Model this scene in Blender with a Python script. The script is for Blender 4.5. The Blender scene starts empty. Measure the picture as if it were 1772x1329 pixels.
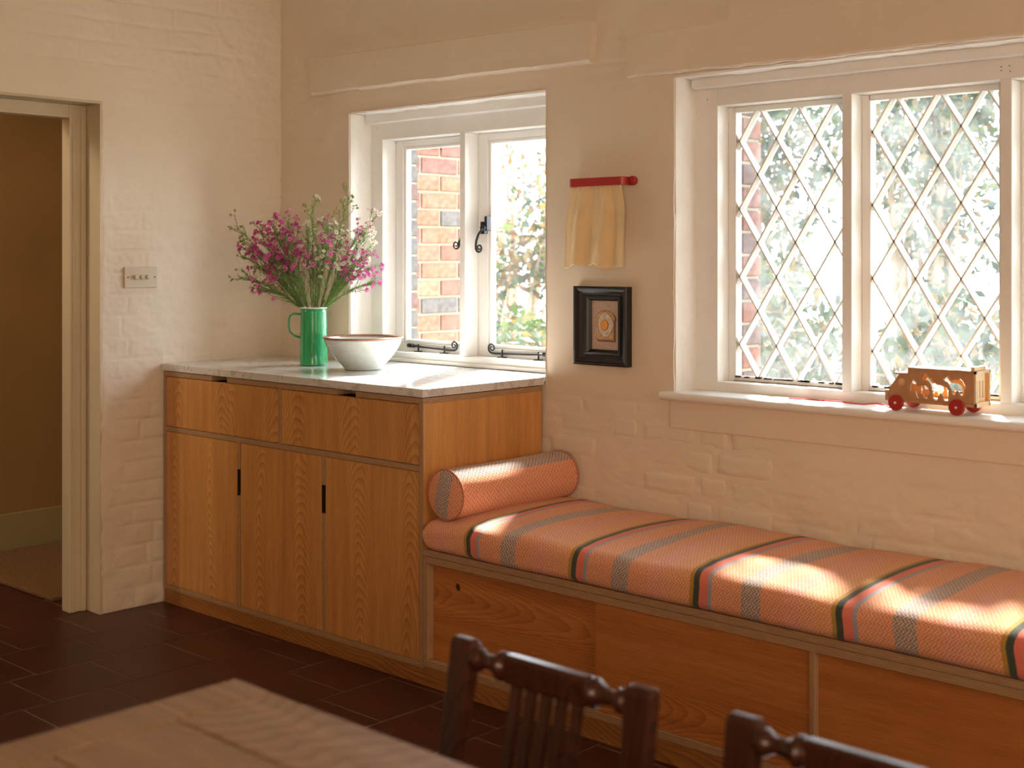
import bpy, bmesh, math, random
import numpy as np
from mathutils import Vector, Matrix
random.seed(7); rng = np.random.default_rng(5)
sc = bpy.context.scene
COL = sc.collection

# ---------------------------------------------------------------- camera, light, exposure
W, H = 1772.0, 1329.0
FPX, V0 = 2274.0, 445.0
CAM = Vector((4.412, -3.340, 1.319))
cd = bpy.data.cameras.new('camera'); cam = bpy.data.objects.new('camera', cd); COL.objects.link(cam)
sc.camera = cam
cam.location = CAM
th = math.radians(47.09)
fwd = Vector((-math.cos(th), math.sin(th), 0))
cam.rotation_euler = fwd.to_track_quat('-Z', 'Y').to_euler()
cd.sensor_fit = 'HORIZONTAL'; cd.sensor_width = 36.0; cd.lens = 36.0 * FPX / W
cd.shift_x = 0.0; cd.shift_y = -(H / 2 - V0) / W
cd.clip_start = 0.05; cd.clip_end = 200
cd.dof.use_dof = True; cd.dof.focus_distance = 4.3; cd.dof.aperture_fstop = 3.8

world = bpy.data.worlds.new('sky'); sc.world = world; world.use_nodes = True
wn = world.node_tree; wn.nodes.clear()
wo = wn.nodes.new('ShaderNodeOutputWorld'); bg = wn.nodes.new('ShaderNodeBackground')
tc = wn.nodes.new('ShaderNodeTexCoord'); sx = wn.nodes.new('ShaderNodeSeparateXYZ')
mr = wn.nodes.new('ShaderNodeMapRange'); mr.inputs[1].default_value = 0.0; mr.inputs[2].default_value = 1.0
mx = wn.nodes.new('ShaderNodeMix'); mx.data_type = 'RGBA'
mx.inputs[6].default_value = (0.90, 0.98, 1.03, 1); mx.inputs[7].default_value = (0.78, 0.92, 1.10, 1)
wn.links.new(tc.outputs['Generated'], sx.inputs[0]); wn.links.new(sx.outputs[2], mr.inputs[0])
wn.links.new(mr.outputs[0], mx.inputs[0]); wn.links.new(mx.outputs[2], bg.inputs[0])
wn.links.new(bg.outputs[0], wo.inputs[0]); bg.inputs[1].default_value = 7.8

sd = bpy.data.lights.new('sun', 'SUN'); sun = bpy.data.objects.new('sun', sd); COL.objects.link(sun)
SUND = Vector((0.53, -1.0, -1.05))
sun.rotation_euler = SUND.to_track_quat('-Z', 'Y').to_euler(); sun.location = (-3, 8, 9)
sd.energy = 18.5; sd.angle = math.radians(5.0); sd.color = (1.0, 0.97, 0.91)

def area(name, loc, target, sx_, sy_, power, colr):
    l = bpy.data.lights.new(name, 'AREA'); o = bpy.data.objects.new(name, l); COL.objects.link(o)
    l.shape = 'RECTANGLE'; l.size = sx_; l.size_y = sy_; l.energy = power; l.color = colr
    o.location = loc; o.rotation_euler = (Vector(target) - Vector(loc)).to_track_quat('-Z', 'Y').to_euler()
    return o
# unseen fill lights added behind and right of the camera and in the passage
area('back_fill', (5.6, -5.6, 1.7), (1.2, 0.0, 1.3), 1.6, 1.3, 36, (1.0, 0.71, 0.46))
area('side_fill', (6.85, -2.2, 1.6), (0.0, -1.0, 1.4), 1.4, 1.1, 14, (1.0, 0.76, 0.55))
area('passage_fill', (-0.75, -2.6, 2.35), (-1.2, -1.2, 1.9), 0.3, 0.3, 9.0, (1.0, 0.85, 0.6))

vs = sc.view_settings
vs.view_transform = 'Standard'; vs.look = 'None'; vs.exposure = 1.0; vs.gamma = 1.0; vs.use_curve_mapping = False

# ---------------------------------------------------------------- helpers
def lin(r, g, b):
    def f(c):
        c /= 255.0
        return c / 12.92 if c <= 0.04045 else ((c + 0.055) / 1.055) ** 2.4
    return (f(r), f(g), f(b), 1.0)

def tag(o, label=None, cat=None, group=None, kind=None):
    if label: o['label'] = label
    if cat: o['category'] = cat
    if group: o['group'] = group
    if kind: o['kind'] = kind
    return o

def empty(name, loc, label=None, cat=None, group=None, kind=None):
    o = bpy.data.objects.new(name, None); COL.objects.link(o); o.location = loc
    o.empty_display_size = 0.05
    return tag(o, label, cat, group, kind)

def wloc(o):
    v = Vector((0, 0, 0))
    while o is not None:
        v += o.location; o = o.parent
    return v

def finish(name, me, mat, parent=None, smooth=False, bev=0.0, seg=2):
    if parent is not None:
        L = wloc(parent)
        me.transform(Matrix.Translation(-L))
    if mat is not None:
        for m in (mat if isinstance(mat, (list, tuple)) else [mat]): me.materials.append(m)
    if smooth:
        me.polygons.foreach_set('use_smooth', [True] * len(me.polygons))
    o = bpy.data.objects.new(name, me); COL.objects.link(o)
    if parent is not None: o.parent = parent
    if bev > 0:
        b = o.modifiers.new('bevel', 'BEVEL'); b.width = bev; b.segments = seg; b.limit_method = 'ANGLE'; b.angle_limit = math.radians(40)
        b.harden_normals = False
    return o

def obj(name, bm, mat, parent=None, smooth=False, bev=0.0, seg=2):
    me = bpy.data.meshes.new(name); bm.normal_update(); bm.to_mesh(me); bm.free()
    return finish(name, me, mat, parent, smooth, bev, seg)

def bx(bm, x0, x1, y0, y1, z0, z1):
    vs_ = [bm.verts.new((x, y, z)) for x in (x0, x1) for y in (y0, y1) for z in (z0, z1)]
    for f in ((0, 1, 3, 2), (4, 6, 7, 5), (0, 4, 5, 1), (2, 3, 7, 6), (0, 2, 6, 4), (1, 5, 7, 3)):
        bm.faces.new([vs_[i] for i in f])
    return vs_

def box(name, x0, x1, y0, y1, z0, z1, mat, parent=None, bev=0.0008):
    bm = bmesh.new(); bx(bm, x0, x1, y0, y1, z0, z1)
    return obj(name, bm, mat, parent, bev=bev)

def tube_bm(bm, pts, radii, n=8, cap=True):
    pts = [Vector(p) for p in pts]; rings = []
    if not isinstance(radii, (list, tuple)): radii = [radii] * len(pts)
    up = None
    for i, p in enumerate(pts):
        t = (pts[min(i + 1, len(pts) - 1)] - pts[max(i - 1, 0)])
        if t.length < 1e-9: t = Vector((0, 0, 1))
        t.normalize()
        if up is None:
            a = Vector((0, 0, 1)) if abs(t.z) < 0.9 else Vector((1, 0, 0))
            up = (a - t * a.dot(t)).normalized()
        else:
            up = (up - t * up.dot(t))
            if up.length < 1e-6: up = t.orthogonal()
            up.normalize()
        s = t.cross(up)
        rings.append([bm.verts.new(p + (up * math.cos(2 * math.pi * k / n) + s * math.sin(2 * math.pi * k / n)) * radii[i]) for k in range(n)])
    for i in range(len(rings) - 1):
        for k in range(n):
            bm.faces.new((rings[i][k], rings[i][(k + 1) % n], rings[i + 1][(k + 1) % n], rings[i + 1][k]))
    if cap:
        bm.faces.new(rings[0][::-1]); bm.faces.new(rings[-1])

def tube(name, pts, r, mat, parent=None, n=8):
    bm = bmesh.new(); tube_bm(bm, pts, r, n)
    return obj(name, bm, mat, parent, smooth=True)

def lathe_bm(bm, prof, c, axis='z', n=32, cap=True):
    """prof: list of (radius, height) ; around axis through c"""
    rings = []
    for r, h in prof:
        ring = []
        for k in range(n):
            a = 2 * math.pi * k / n
            u, v = r * math.cos(a), r * math.sin(a)
            if axis == 'z': p = (c[0] + u, c[1] + v, c[2] + h)
            elif axis == 'x': p = (c[0] + h, c[1] + u, c[2] + v)
            else: p = (c[0] + u, c[1] + h, c[2] + v)
            ring.append(bm.verts.new(p))
        rings.append(ring)
    for i in range(len(rings) - 1):
        for k in range(n):
            bm.faces.new((rings[i][k], rings[i][(k + 1) % n], rings[i + 1][(k + 1) % n], rings[i + 1][k]))
    if cap:
        bm.faces.new(rings[0][::-1]); bm.faces.new(rings[-1])
    bmesh.ops.recalc_face_normals(bm, faces=bm.faces)

def prism_bm(bm, pts, axis, a, b):
    """extrude 2-D polygon; axis 'y' -> pts are (x,z), from a to b"""
    def P(p, t):
        return {'y': (p[0], t, p[1]), 'z': (p[0], p[1], t), 'x': (t, p[0], p[1])}[axis]
    A = [bm.verts.new(P(p, a)) for p in pts]; B = [bm.verts.new(P(p, b)) for p in pts]
    n = len(pts)
    bm.faces.new(A); bm.faces.new(B[::-1])
    for i in range(n): bm.faces.new((A[i], B[i], B[(i + 1) % n], A[(i + 1) % n]))
    bmesh.ops.recalc_face_normals(bm, faces=bm.faces)

def cutout_mesh(name, outer, holes, axis_y0, axis_y1):
    """flat board in the xz plane with holes, thickness y0..y1, through a filled 2-D curve"""
    cu = bpy.data.curves.new(name, 'CURVE'); cu.dimensions = '2D'; cu.fill_mode = 'BOTH'
    t = (axis_y1 - axis_y0) / 2; cu.extrude = t
    for poly in [outer] + holes:
        s = cu.splines.new('POLY'); s.points.add(len(poly) - 1); s.use_cyclic_u = True
        for i, p in enumerate(poly): s.points[i].co = (p[0], p[1], 0, 1)
    tmp = bpy.data.objects.new(name, cu); COL.objects.link(tmp)
    dg = bpy.context.evaluated_depsgraph_get(); dg.update()
    me = bpy.data.meshes.new_from_object(tmp.evaluated_get(dg))
    bpy.data.objects.remove(tmp); bpy.data.curves.remove(cu)
    # (x, y, z)curve -> (x, -z, y)world
    me.transform(Matrix.Translation((0, (axis_y0 + axis_y1) / 2, 0)) @ Matrix.Rotation(math.pi / 2, 4, 'X'))
    return me

def vnoise(x, y, seed=0):
    xi = np.floor(x).astype(np.int64); yi = np.floor(y).astype(np.int64)
    xf = x - xi; yf = y - yi
    u = xf * xf * (3 - 2 * xf); v = yf * yf * (3 - 2 * yf)
    def h(a, b):
        n = (a * 374761393 + b * 668265263 + seed * 1442695041) & 0xFFFFFFFF
        n = ((n ^ (n >> 13)) * 1274126177) & 0xFFFFFFFF
        return ((n ^ (n >> 16)) & 0xFFFF) / 65535.0
    return (h(xi, yi) * (1 - u) + h(xi + 1, yi) * u) * (1 - v) + (h(xi, yi + 1) * (1 - u) + h(xi + 1, yi + 1) * u) * v
def fbm(x, y, s=0, o=4):
    r = 0; a = 0.5
    for i in range(o):
        r = r + a * vnoise(x * 2 ** i, y * 2 ** i, s + i * 17); a *= 0.5
    return r

# ---------------------------------------------------------------- materials
def mat(name, color=(0.8, 0.8, 0.8, 1), rough=0.5, metal=0.0, spec=0.5, bump=0.0, bscale=60, var=0.0, vscale=4.0, coat=0.0):
    m = bpy.data.materials.new(name); m.use_nodes = True
    nt = m.node_tree; b = nt.nodes['Principled BSDF']
    b.inputs['Base Color'].default_value = color; b.inputs['Roughness'].default_value = rough
    b.inputs['Metallic'].default_value = metal; b.inputs['Specular IOR Level'].default_value = spec
    if coat: b.inputs['Coat Weight'].default_value = coat; b.inputs['Coat Roughness'].default_value = 0.08
    t = nt.nodes.new('ShaderNodeTexCoord')
    if var > 0:
        n = nt.nodes.new('ShaderNodeTexNoise'); n.inputs['Scale'].default_value = vscale; n.inputs['Detail'].default_value = 5
        nt.links.new(t.outputs['Object'], n.inputs['Vector'])
        r = nt.nodes.new('ShaderNodeMapRange'); r.inputs[1].default_value = 0.3; r.inputs[2].default_value = 0.7
        r.inputs[3].default_value = 1 - var; r.inputs[4].default_value = 1 + var
        nt.links.new(n.outputs[0], r.inputs[0])
        mu = nt.nodes.new('ShaderNodeVectorMath'); mu.operation = 'SCALE'; mu.inputs[0].default_value = color[:3]
        nt.links.new(r.outputs[0], mu.inputs['Scale']); nt.links.new(mu.outputs[0], b.inputs['Base Color'])
    if bump > 0:
        n2 = nt.nodes.new('ShaderNodeTexNoise'); n2.inputs['Scale'].default_value = bscale; n2.inputs['Detail'].default_value = 6
        nt.links.new(t.outputs['Object'], n2.inputs['Vector'])
        bp = nt.nodes.new('ShaderNodeBump'); bp.inputs['Strength'].default_value = bump; bp.inputs['Distance'].default_value = 0.002
        nt.links.new(n2.outputs[0], bp.inputs['Height']); nt.links.new(bp.outputs[0], b.inputs['Normal'])
    return m

def oak(name, axis='z', seed=0.0, light=(0.76, 0.39, 0.12), dark=(0.45, 0.18, 0.045), leaf=0.23, freq=15.0, ringamt=0.45, nz=0.75, kx=85.0, rough=0.38):
    """crown-cut oak veneer; axis = grain direction ('z' upright, 'x' lying). cross = the other in-plane axis"""
    m = bpy.data.materials.new(name); m.use_nodes = True
    nt = m.node_tree; N = nt.nodes; L = nt.links; b = N['Principled BSDF']
    g = N.new('ShaderNodeNewGeometry'); s = N.new('ShaderNodeSeparateXYZ'); L.new(g.outputs['Position'], s.inputs[0])
    def M(op, a=None, bb=None, c=None):
        n = N.new('ShaderNodeMath'); n.operation = op
        for i, v in enumerate((a, bb, c)):
            if v is None: continue
            if isinstance(v, (int, float)): n.inputs[i].default_value = v
            else: L.new(v, n.inputs[i])
        return n.outputs[0]
    cross, along = (s.outputs[0], s.outputs[2]) if axis == 'z' else (s.outputs[2], s.outputs[0])
    if axis == 'y':   # upright grain on a face that runs along y
        cross, along = s.outputs[1], s.outputs[2]
    if axis == 'ty':  # lying, running along x, seen from above
        cross, along = s.outputs[1], s.outputs[0]
    cmb = N.new('ShaderNodeCombineXYZ'); L.new(cross, cmb.inputs[0]); L.new(M('MULTIPLY', along, 0.30), cmb.inputs[1]); cmb.inputs[2].default_value = seed
    n1 = N.new('ShaderNodeTexNoise'); n1.inputs['Scale'].default_value = 5; n1.inputs['Detail'].default_value = 2; L.new(cmb.outputs[0], n1.inputs[0])
    xs = M('ADD', M('ADD', cross, seed * 0.37), M('MULTIPLY', M('SUBTRACT', n1.outputs[0], 0.5), 0.10 if axis == 'z' else 0.0))
    pp = M('PINGPONG', xs, leaf / 2)
    par = M('MULTIPLY', M('POWER', pp, 2.0), kx * (0.23 / leaf) ** 2)
    ph = M('ADD', M('ADD', par, M('MULTIPLY', along, 1.8 if axis != 'x' else 0.9)), M('MULTIPLY', n1.outputs[0], nz))
    saw = M('FRACT', M('MULTIPLY', ph, freq))
    ring = M('POWER', saw, 2.2)
    # fine pores
    cm2 = N.new('ShaderNodeCombineXYZ'); L.new(M('MULTIPLY', cross, 420.0), cm2.inputs[0]); L.new(M('MULTIPLY', along, 14.0), cm2.inputs[1]); cm2.inputs[2].default_value = seed * 3
    n2 = N.new('ShaderNodeTexNoise'); n2.inputs['Scale'].default_value = 1.0; n2.inputs['Detail'].default_value = 3; L.new(cm2.outputs[0], n2.inputs[0])
    cm3 = N.new('ShaderNodeCombineXYZ'); L.new(M('MULTIPLY', cross, 30.0), cm3.inputs[0]); L.new(M('MULTIPLY', along, 1.2), cm3.inputs[1]); cm3.inputs[2].default_value = seed * 5
    n3 = N.new('ShaderNodeTexNoise'); n3.inputs['Scale'].default_value = 1.0; n3.inputs['Detail'].default_value = 2; L.new(cm3.outputs[0], n3.inputs[0])
    f = M('ADD', M('ADD', M('MULTIPLY', ring, ringamt), M('MULTIPLY', n2.outputs[0], 0.75)), M('MULTIPLY', n3.outputs[0], 0.70))
    r = N.new('ShaderNodeMapRange'); r.inputs[1].default_value = 0.52; r.inputs[2].default_value = 1.18; L.new(f, r.inputs[0])
    mxx = N.new('ShaderNodeMix'); mxx.data_type = 'RGBA'; mxx.inputs[6].default_value = (*light, 1); mxx.inputs[7].default_value = (*dark, 1)
    L.new(r.outputs[0], mxx.inputs[0]); L.new(mxx.outputs[2], b.inputs['Base Color'])
    b.inputs['Roughness'].default_value = rough
    bp = N.new('ShaderNodeBump'); bp.inputs['Strength'].default_value = 0.15; bp.inputs['Distance'].default_value = 0.0006
    L.new(n2.outputs[0], bp.inputs['Height']); L.new(bp.outputs[0], b.inputs['Normal'])
    return m

def ply(name, comp, lam=0.0026):
    """plywood edge: thin glued layers stacked along one axis"""
    m = bpy.data.materials.new(name); m.use_nodes = True
    nt = m.node_tree; N = nt.nodes; L = nt.links; b = N['Principled BSDF']
    g = N.new('ShaderNodeNewGeometry'); s = N.new('ShaderNodeSeparateXYZ'); L.new(g.outputs['Position'], s.inputs[0])
    a = N.new('ShaderNodeMath'); a.operation = 'DIVIDE'; L.new(s.outputs[comp], a.inputs[0]); a.inputs[1].default_value = lam
    fl = N.new('ShaderNodeMath'); fl.operation = 'PINGPONG'; L.new(a.outputs[0], fl.inputs[0]); fl.inputs[1].default_value = 1.0
    st = N.new('ShaderNodeTexNoise'); mp = N.new('ShaderNodeMapping')
    sc_ = [25, 25, 25]; sc_[comp] = 300; mp.inputs['Scale'].default_value = sc_
    L.new(g.outputs['Position'], mp.inputs[0]); L.new(mp.outputs[0], st.inputs[0]); st.inputs['Scale'].default_value = 1; st.inputs['Detail'].default_value = 3
    ad = N.new('ShaderNodeMath'); ad.operation = 'ADD'; L.new(fl.outputs[0], ad.inputs[0]); L.new(st.outputs[0], ad.inputs[1])
    r = N.new('ShaderNodeMapRange'); r.inputs[1].default_value = 0.6; r.inputs[2].default_value = 1.2; L.new(ad.outputs[0], r.inputs[0])
    mxx = N.new('ShaderNodeMix'); mxx.data_type = 'RGBA'; mxx.inputs[6].default_value = (0.27, 0.135, 0.065, 1); mxx.inputs[7].default_value = (0.52, 0.33, 0.18, 1)
    L.new(r.outputs[0], mxx.inputs[0]); L.new(mxx.outputs[2], b.inputs['Base Color']); b.inputs['Roughness'].default_value = 0.5
    return m

def glass_mat(name, dust, tint=(1, 1, 1), scale=18.0, lo=0.35, hi=0.7):
    m = bpy.data.materials.new(name); m.use_nodes = True
    nt = m.node_tree; N = nt.nodes; L = nt.links
    for n in list(N):
        if n.type != 'OUTPUT_MATERIAL': N.remove(n)
    out = [n for n in N if n.type == 'OUTPUT_MATERIAL'][0]
    tr = N.new('ShaderNodeBsdfTransparent'); tr.inputs[0].default_value = (*tint, 1)
    tl = N.new('ShaderNodeBsdfTranslucent'); tl.inputs[0].default_value = (0.9, 0.9, 0.88, 1)
    gl = N.new('ShaderNodeBsdfGlossy'); gl.inputs['Roughness'].default_value = 0.02
    t = N.new('ShaderNodeNewGeometry')
    n1 = N.new('ShaderNodeTexNoise'); n1.inputs['Scale'].default_value = scale; n1.inputs['Detail'].default_value = 6; L.new(t.outputs['Position'], n1.inputs[0])
    n2 = N.new('ShaderNodeTexNoise'); n2.inputs['Scale'].default_value = 420; n2.inputs['Detail'].default_value = 1; L.new(t.outputs['Position'], n2.inputs[0])
    gt = N.new('ShaderNodeMapRange'); gt.inputs[1].default_value = 0.62; gt.inputs[2].default_value = 0.70; gt.inputs[3].default_value = 0; gt.inputs[4].default_value = dust * 1.1
    L.new(n2.outputs[0], gt.inputs[0])
    r = N.new('ShaderNodeMapRange'); r.inputs[1].default_value = lo; r.inputs[2].default_value = hi; r.inputs[3].default_value = dust * 0.25; r.inputs[4].default_value = dust
    L.new(n1.outputs[0], r.inputs[0])
    ad = N.new('ShaderNodeMath'); ad.operation = 'ADD'; ad.use_clamp = True; L.new(r.outputs[0], ad.inputs[0]); L.new(gt.outputs[0], ad.inputs[1])
    m1 = N.new('ShaderNodeMixShader'); L.new(ad.outputs[0], m1.inputs[0]); L.new(tr.outputs[0], m1.inputs[1]); L.new(tl.outputs[0], m1.inputs[2])
    fr = N.new('ShaderNodeFresnel'); fr.inputs[0].default_value = 1.25
    m2 = N.new('ShaderNodeMixShader'); L.new(fr.outputs[0], m2.inputs[0]); L.new(m1.outputs[0], m2.inputs[1]); L.new(gl.outputs[0], m2.inputs[2])
    L.new(m2.outputs[0], out.inputs[0])
    return m

def marble_mat():
    m = bpy.data.materials.new('marble'); m.use_nodes = True
    nt = m.node_tree; N = nt.nodes; L = nt.links; b = N['Principled BSDF']
    g = N.new('ShaderNodeNewGeometry')
    n1 = N.new('ShaderNodeTexNoise'); n1.inputs['Scale'].default_value = 5; n1.inputs['Detail'].default_value = 8; n1.inputs['Distortion'].default_value = 1.2; L.new(g.outputs['Position'], n1.inputs[0])
    r = N.new('ShaderNodeValToRGB'); e = r.color_ramp.elements
    e[0].position = 0.0; e[0].color = (0.72, 0.71, 0.68, 1); e[1].position = 1.0; e[1].color = (0.77, 0.76, 0.73, 1)
    x = e.new(0.47); x.color = (0.73, 0.72, 0.69, 1); x = e.new(0.5); x.color = (0.55, 0.53, 0.50, 1); x = e.new(0.53); x.color = (0.75, 0.74, 0.71, 1)
    L.new(n1.outputs[0], r.inputs[0])
    n2 = N.new('ShaderNodeTexNoise'); n2.inputs['Scale'].default_value = 90; n2.inputs['Detail'].default_value = 2; L.new(g.outputs['Position'], n2.inputs[0])
    r2 = N.new('ShaderNodeMapRange'); r2.inputs[1].default_value = 0.66; r2.inputs[2].default_value = 0.74; L.new(n2.outputs[0], r2.inputs[0])
    mm = N.new('ShaderNodeMix'); mm.data_type = 'RGBA'; L.new(r2.outputs[0], mm.inputs[0]); L.new(r.outputs[0], mm.inputs[6]); mm.inputs[7].default_value = (0.30, 0.25, 0.19, 1)
    L.new(mm.outputs[2], b.inputs['Base Color']); b.inputs['Roughness'].default_value = 0.16
    return m

def fabric_mat(name, mode):
    """woven stripes. mode 'seat': stripes by UV.x, period 0.4055; 'bolster': stripes by UV.y arc; 'cap': disc end"""
    m = bpy.data.materials.new(name); m.use_nodes = True
    nt = m.node_tree; N = nt.nodes; L = nt.links; b = N['Principled BSDF']
    uv = N.new('ShaderNodeUVMap'); s = N.new('ShaderNodeSeparateXYZ'); L.new(uv.outputs[0], s.inputs[0])
    def M(op, a=None, bb=None, clamp=False):
        n = N.new('ShaderNodeMath'); n.operation = op; n.use_clamp = clamp
        for i, v in enumerate((a, bb)):
            if v is None: continue
            if isinstance(v, (int, float)): n.inputs[i].default_value = v
            else: L.new(v, n.inputs[i])
        return n.outputs[0]
    nz = N.new('ShaderNodeTexNoise'); nz.inputs['Scale'].default_value = 160; nz.inputs['Detail'].default_value = 2; L.new(uv.outputs[0], nz.inputs[0])
    U = s.outputs[0]; V = s.outputs[1]
    jit = M('MULTIPLY', M('SUBTRACT', nz.outputs[0], 0.5), 0.0022)
    t = M('FRACT', M('DIVIDE', M('ADD', U, jit), 0.4055))
    def ramp(stops):
        r = N.new('ShaderNodeValToRGB'); r.color_ramp.interpolation = 'CONSTANT'
        e = r.color_ramp.elements
        e[0].position = 0; e[0].color = stops[0][1]; e[1].position = stops[-1][0]; e[1].color = stops[-1][1]
        for p, c in stops[1:-1]:
            x = e.new(p); x.color = c
        L.new(t, r.inputs[0]); return r.outputs[0]
    mus = (0.50, 0.27, 0.05, 1); grn = (0.055, 0.075, 0.055, 1); cor = (0.80, 0.21, 0.15, 1); gry = (0.36, 0.37, 0.43, 1)
    sal = (0.78, 0.155, 0.085, 1); pur = (0.13, 0.135, 0.27, 1); pnk = (0.76, 0.14, 0.14, 1); org = (0.78, 0.21, 0.075, 1)
    A = ramp([(0, mus), (0.012, grn), (0.058, cor), (0.118, gry), (0.145, sal), (0.365, pur), (0.505, sal), (0.66, pnk), (0.78, (0.77, 0.18, 0.08, 1)), (0.88, org), (0.988, mus)])
    crm = (0.82, 0.58, 0.33, 1); crm2 = (0.83, 0.57, 0.31, 1)
    B = ramp([(0, mus), (0.012, grn), (0.058, cor), (0.118, gry), (0.145, crm), (0.365, crm), (0.505, crm), (0.66, (0.85, 0.60, 0.38, 1)), (0.88, crm2), (0.988, mus)])
    # zig-zag hopsack
    p = 0.0100
    uu = M('DIVIDE', U, p); vv = M('DIVIDE', V, 0.0080)
    w = M('MULTIPLY', M('SINE', M('MULTIPLY', M('ADD', uu, M('MULTIPLY', M('PINGPONG', vv, 1.0), 0.45)), 6.2832)), M('SINE', M('MULTIPLY', vv, 6.2832)))
    fac = M('ADD', M('MULTIPLY', M('ADD', w, M('MULTIPLY', M('SUBTRACT', nz.outputs[0], 0.5), 1.2)), 2.5), 0.46, True)
    mm = N.new('ShaderNodeMix'); mm.data_type = 'RGBA'; L.new(fac, mm.inputs[0]); L.new(A, mm.inputs[6]); L.new(B, mm.inputs[7])
    L.new(mm.outputs[2], b.inputs['Base Color']); b.inputs['Roughness'].default_value = 0.95; b.inputs['Specular IOR Level'].default_value = 0.15
    b.inputs['Sheen Weight'].default_value = 0.25; b.inputs['Sheen Roughness'].default_value = 0.6; b.inputs['Sheen Tint'].default_value = (1, 0.85, 0.75, 1)
    hh = M('ADD', w, M('MULTIPLY', nz.outputs[0], 1.5))
    bp = N.new('ShaderNodeBump'); bp.inputs['Strength'].default_value = 0.35; bp.inputs['Distance'].default_value = 0.001
    L.new(hh, bp.inputs['Height']); L.new(bp.outputs[0], b.inputs['Normal'])
    return m

WALLC = (0.795, 0.69, 0.56, 1)
M_wall = mat('wall_paint', WALLC, 0.7, bump=0.35, bscale=75, var=0.025, vscale=2.2, spec=0.3)
M_plaster = mat('smooth_paint', (0.795, 0.685, 0.555, 1), 0.65, bump=0.15, bscale=30, var=0.02, vscale=3, spec=0.3)
M_white = mat('white_gloss_paint', (0.87, 0.855, 0.82, 1), 0.38, bump=0.12, bscale=40, var=0.03, vscale=9)
M_reveal = mat('reveal_paint', (0.88, 0.86, 0.81, 1), 0.6, bump=0.5, bscale=55, var=0.03, vscale=6)
M_cream = mat('cream_door_paint', (0.64, 0.54, 0.38, 1), 0.42, bump=0.1, bscale=30, var=0.04)
M_grime = mat('window_grime', (0.10, 0.065, 0.035, 1), 0.9)
M_tile = mat('quarry_tile', (0.062, 0.013, 0.009, 1), 0.42, bump=0.25, bscale=25, var=0.22, vscale=5)
M_grout = mat('grout', (0.24, 0.20, 0.155, 1), 0.9)
M_dark = mat('dark_gap', (0.02, 0.012, 0.008, 1), 0.9)
M_marble = marble_mat()
M_iron = mat('black_iron', (0.035, 0.035, 0.04, 1), 0.32, metal=0.6, bump=0.3, bscale=90)
M_green = mat('green_enamel', (0.02, 0.34, 0.12, 1), 0.12, coat=0.6)
M_rimwhite = mat('white_enamel', (0.8, 0.8, 0.74, 1), 0.2)
M_black = mat('black_lacquer', (0.012, 0.012, 0.013, 1), 0.28)
M_red = mat('red_lacquer', (0.42, 0.028, 0.028, 1), 0.35)
M_cloth = mat('cream_silk', (0.82, 0.62, 0.35, 1), 0.75, bump=0.3, bscale=240, var=0.06, vscale=14)
M_oak_v = [oak('oak_upright_%d' % i, 'z', i * 1.73 + 0.4, leaf=0.235) for i in range(3)]
M_oak_dr = [oak('oak_drawer_%d' % i, 'z', i * 2.1 + 5.4, leaf=0.30) for i in range(2)]
M_oak_side = oak('oak_side', 'y', 3.3, leaf=1.4, freq=5.0, kx=9000.0, ringamt=0.12, nz=1.5)
M_oak_h = [oak('oak_lying_%d' % i, 'x', i * 1.9 + 2.2, leaf=0.55, freq=15.0, kx=420.0, nz=0.8, ringamt=0.36, light=(0.66, 0.26, 0.065), dark=(0.36, 0.11, 0.025)) for i in range(3)]
M_plinth = oak('oak_plinth', 'x', 8.8, leaf=0.4, light=(0.46, 0.20, 0.055), dark=(0.24, 0.085, 0.02))
M_plyh = ply('plywood_edge_lying', 2); M_plyv = ply('plywood_edge_upright', 0)
M_fab = fabric_mat('striped_weave', 'seat')
M_pipe = mat('piping', (0.60, 0.22, 0.15, 1), 0.9, bump=0.6, bscale=500)
M_chair = oak('dark_stained_wood', 'z', 4.2, light=(0.075, 0.020, 0.009), dark=(0.028, 0.009, 0.005), leaf=0.2, rough=0.26)
M_table = oak('scrubbed_table_wood', 'ty', 6.1, light=(0.46, 0.29, 0.17), dark=(0.27, 0.155, 0.08), leaf=0.7, rough=0.5)
M_table2 = oak('scrubbed_table_wood_end', 'y', 2.1, light=(0.44, 0.27, 0.15), dark=(0.26, 0.15, 0.075), leaf=0.5, rough=0.5)
M_glass = glass_mat('old_glass', 0.012, tint=(0.95, 0.95, 0.95), scale=10)
M_dirty = glass_mat('dirty_glass', 0.035, tint=(0.75, 0.76, 0.76), scale=14, lo=0.36, hi=0.64)

# ---------------------------------------------------------------- window wall (y = 0)
O1 = (0.440, 1.460, 0.885, 1.880)   # opening 1  x0 x1 z0 z1
O2 = (2.000, 3.530, 0.880, 1.878)   # opening 2
FY = 0.11                            # front plane of the timber frames
def brick_relief(a, z, seed, depth, pitch=0.0785, length=0.226, off=0.0):
    """joints of the painted brickwork, partly filled with paint"""
    wob = (fbm(a * 3, z * 3, seed) - 0.5) * 0.02
    zz = (z + wob + off) / pitch; row = np.floor(zz)
    aa = (a + (fbm(a * 5, z * 5, seed + 3) - 0.5) * 0.02) / length + 0.5 * (row % 2) + 0.23 * np.sin(row * 2.3)
    dz = np.abs(zz - np.round(zz)) * pitch; da = np.abs(aa - np.round(aa)) * length
    j = np.maximum(np.exp(-(dz / 0.0065) ** 2), 0.85 * np.exp(-(da / 0.0065) ** 2))
    msk = np.clip((fbm(a * 2.3 + 7, z * 2.3, seed + 9) - 0.36) * 4.0, 0.06, 1)
    per = fbm(row * 3.7 + np.floor(aa) * 1.9, row * 0 + 3.3, seed + 4, 1)
    return -depth * j * msk + (per - 0.3) * 0.0025
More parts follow.
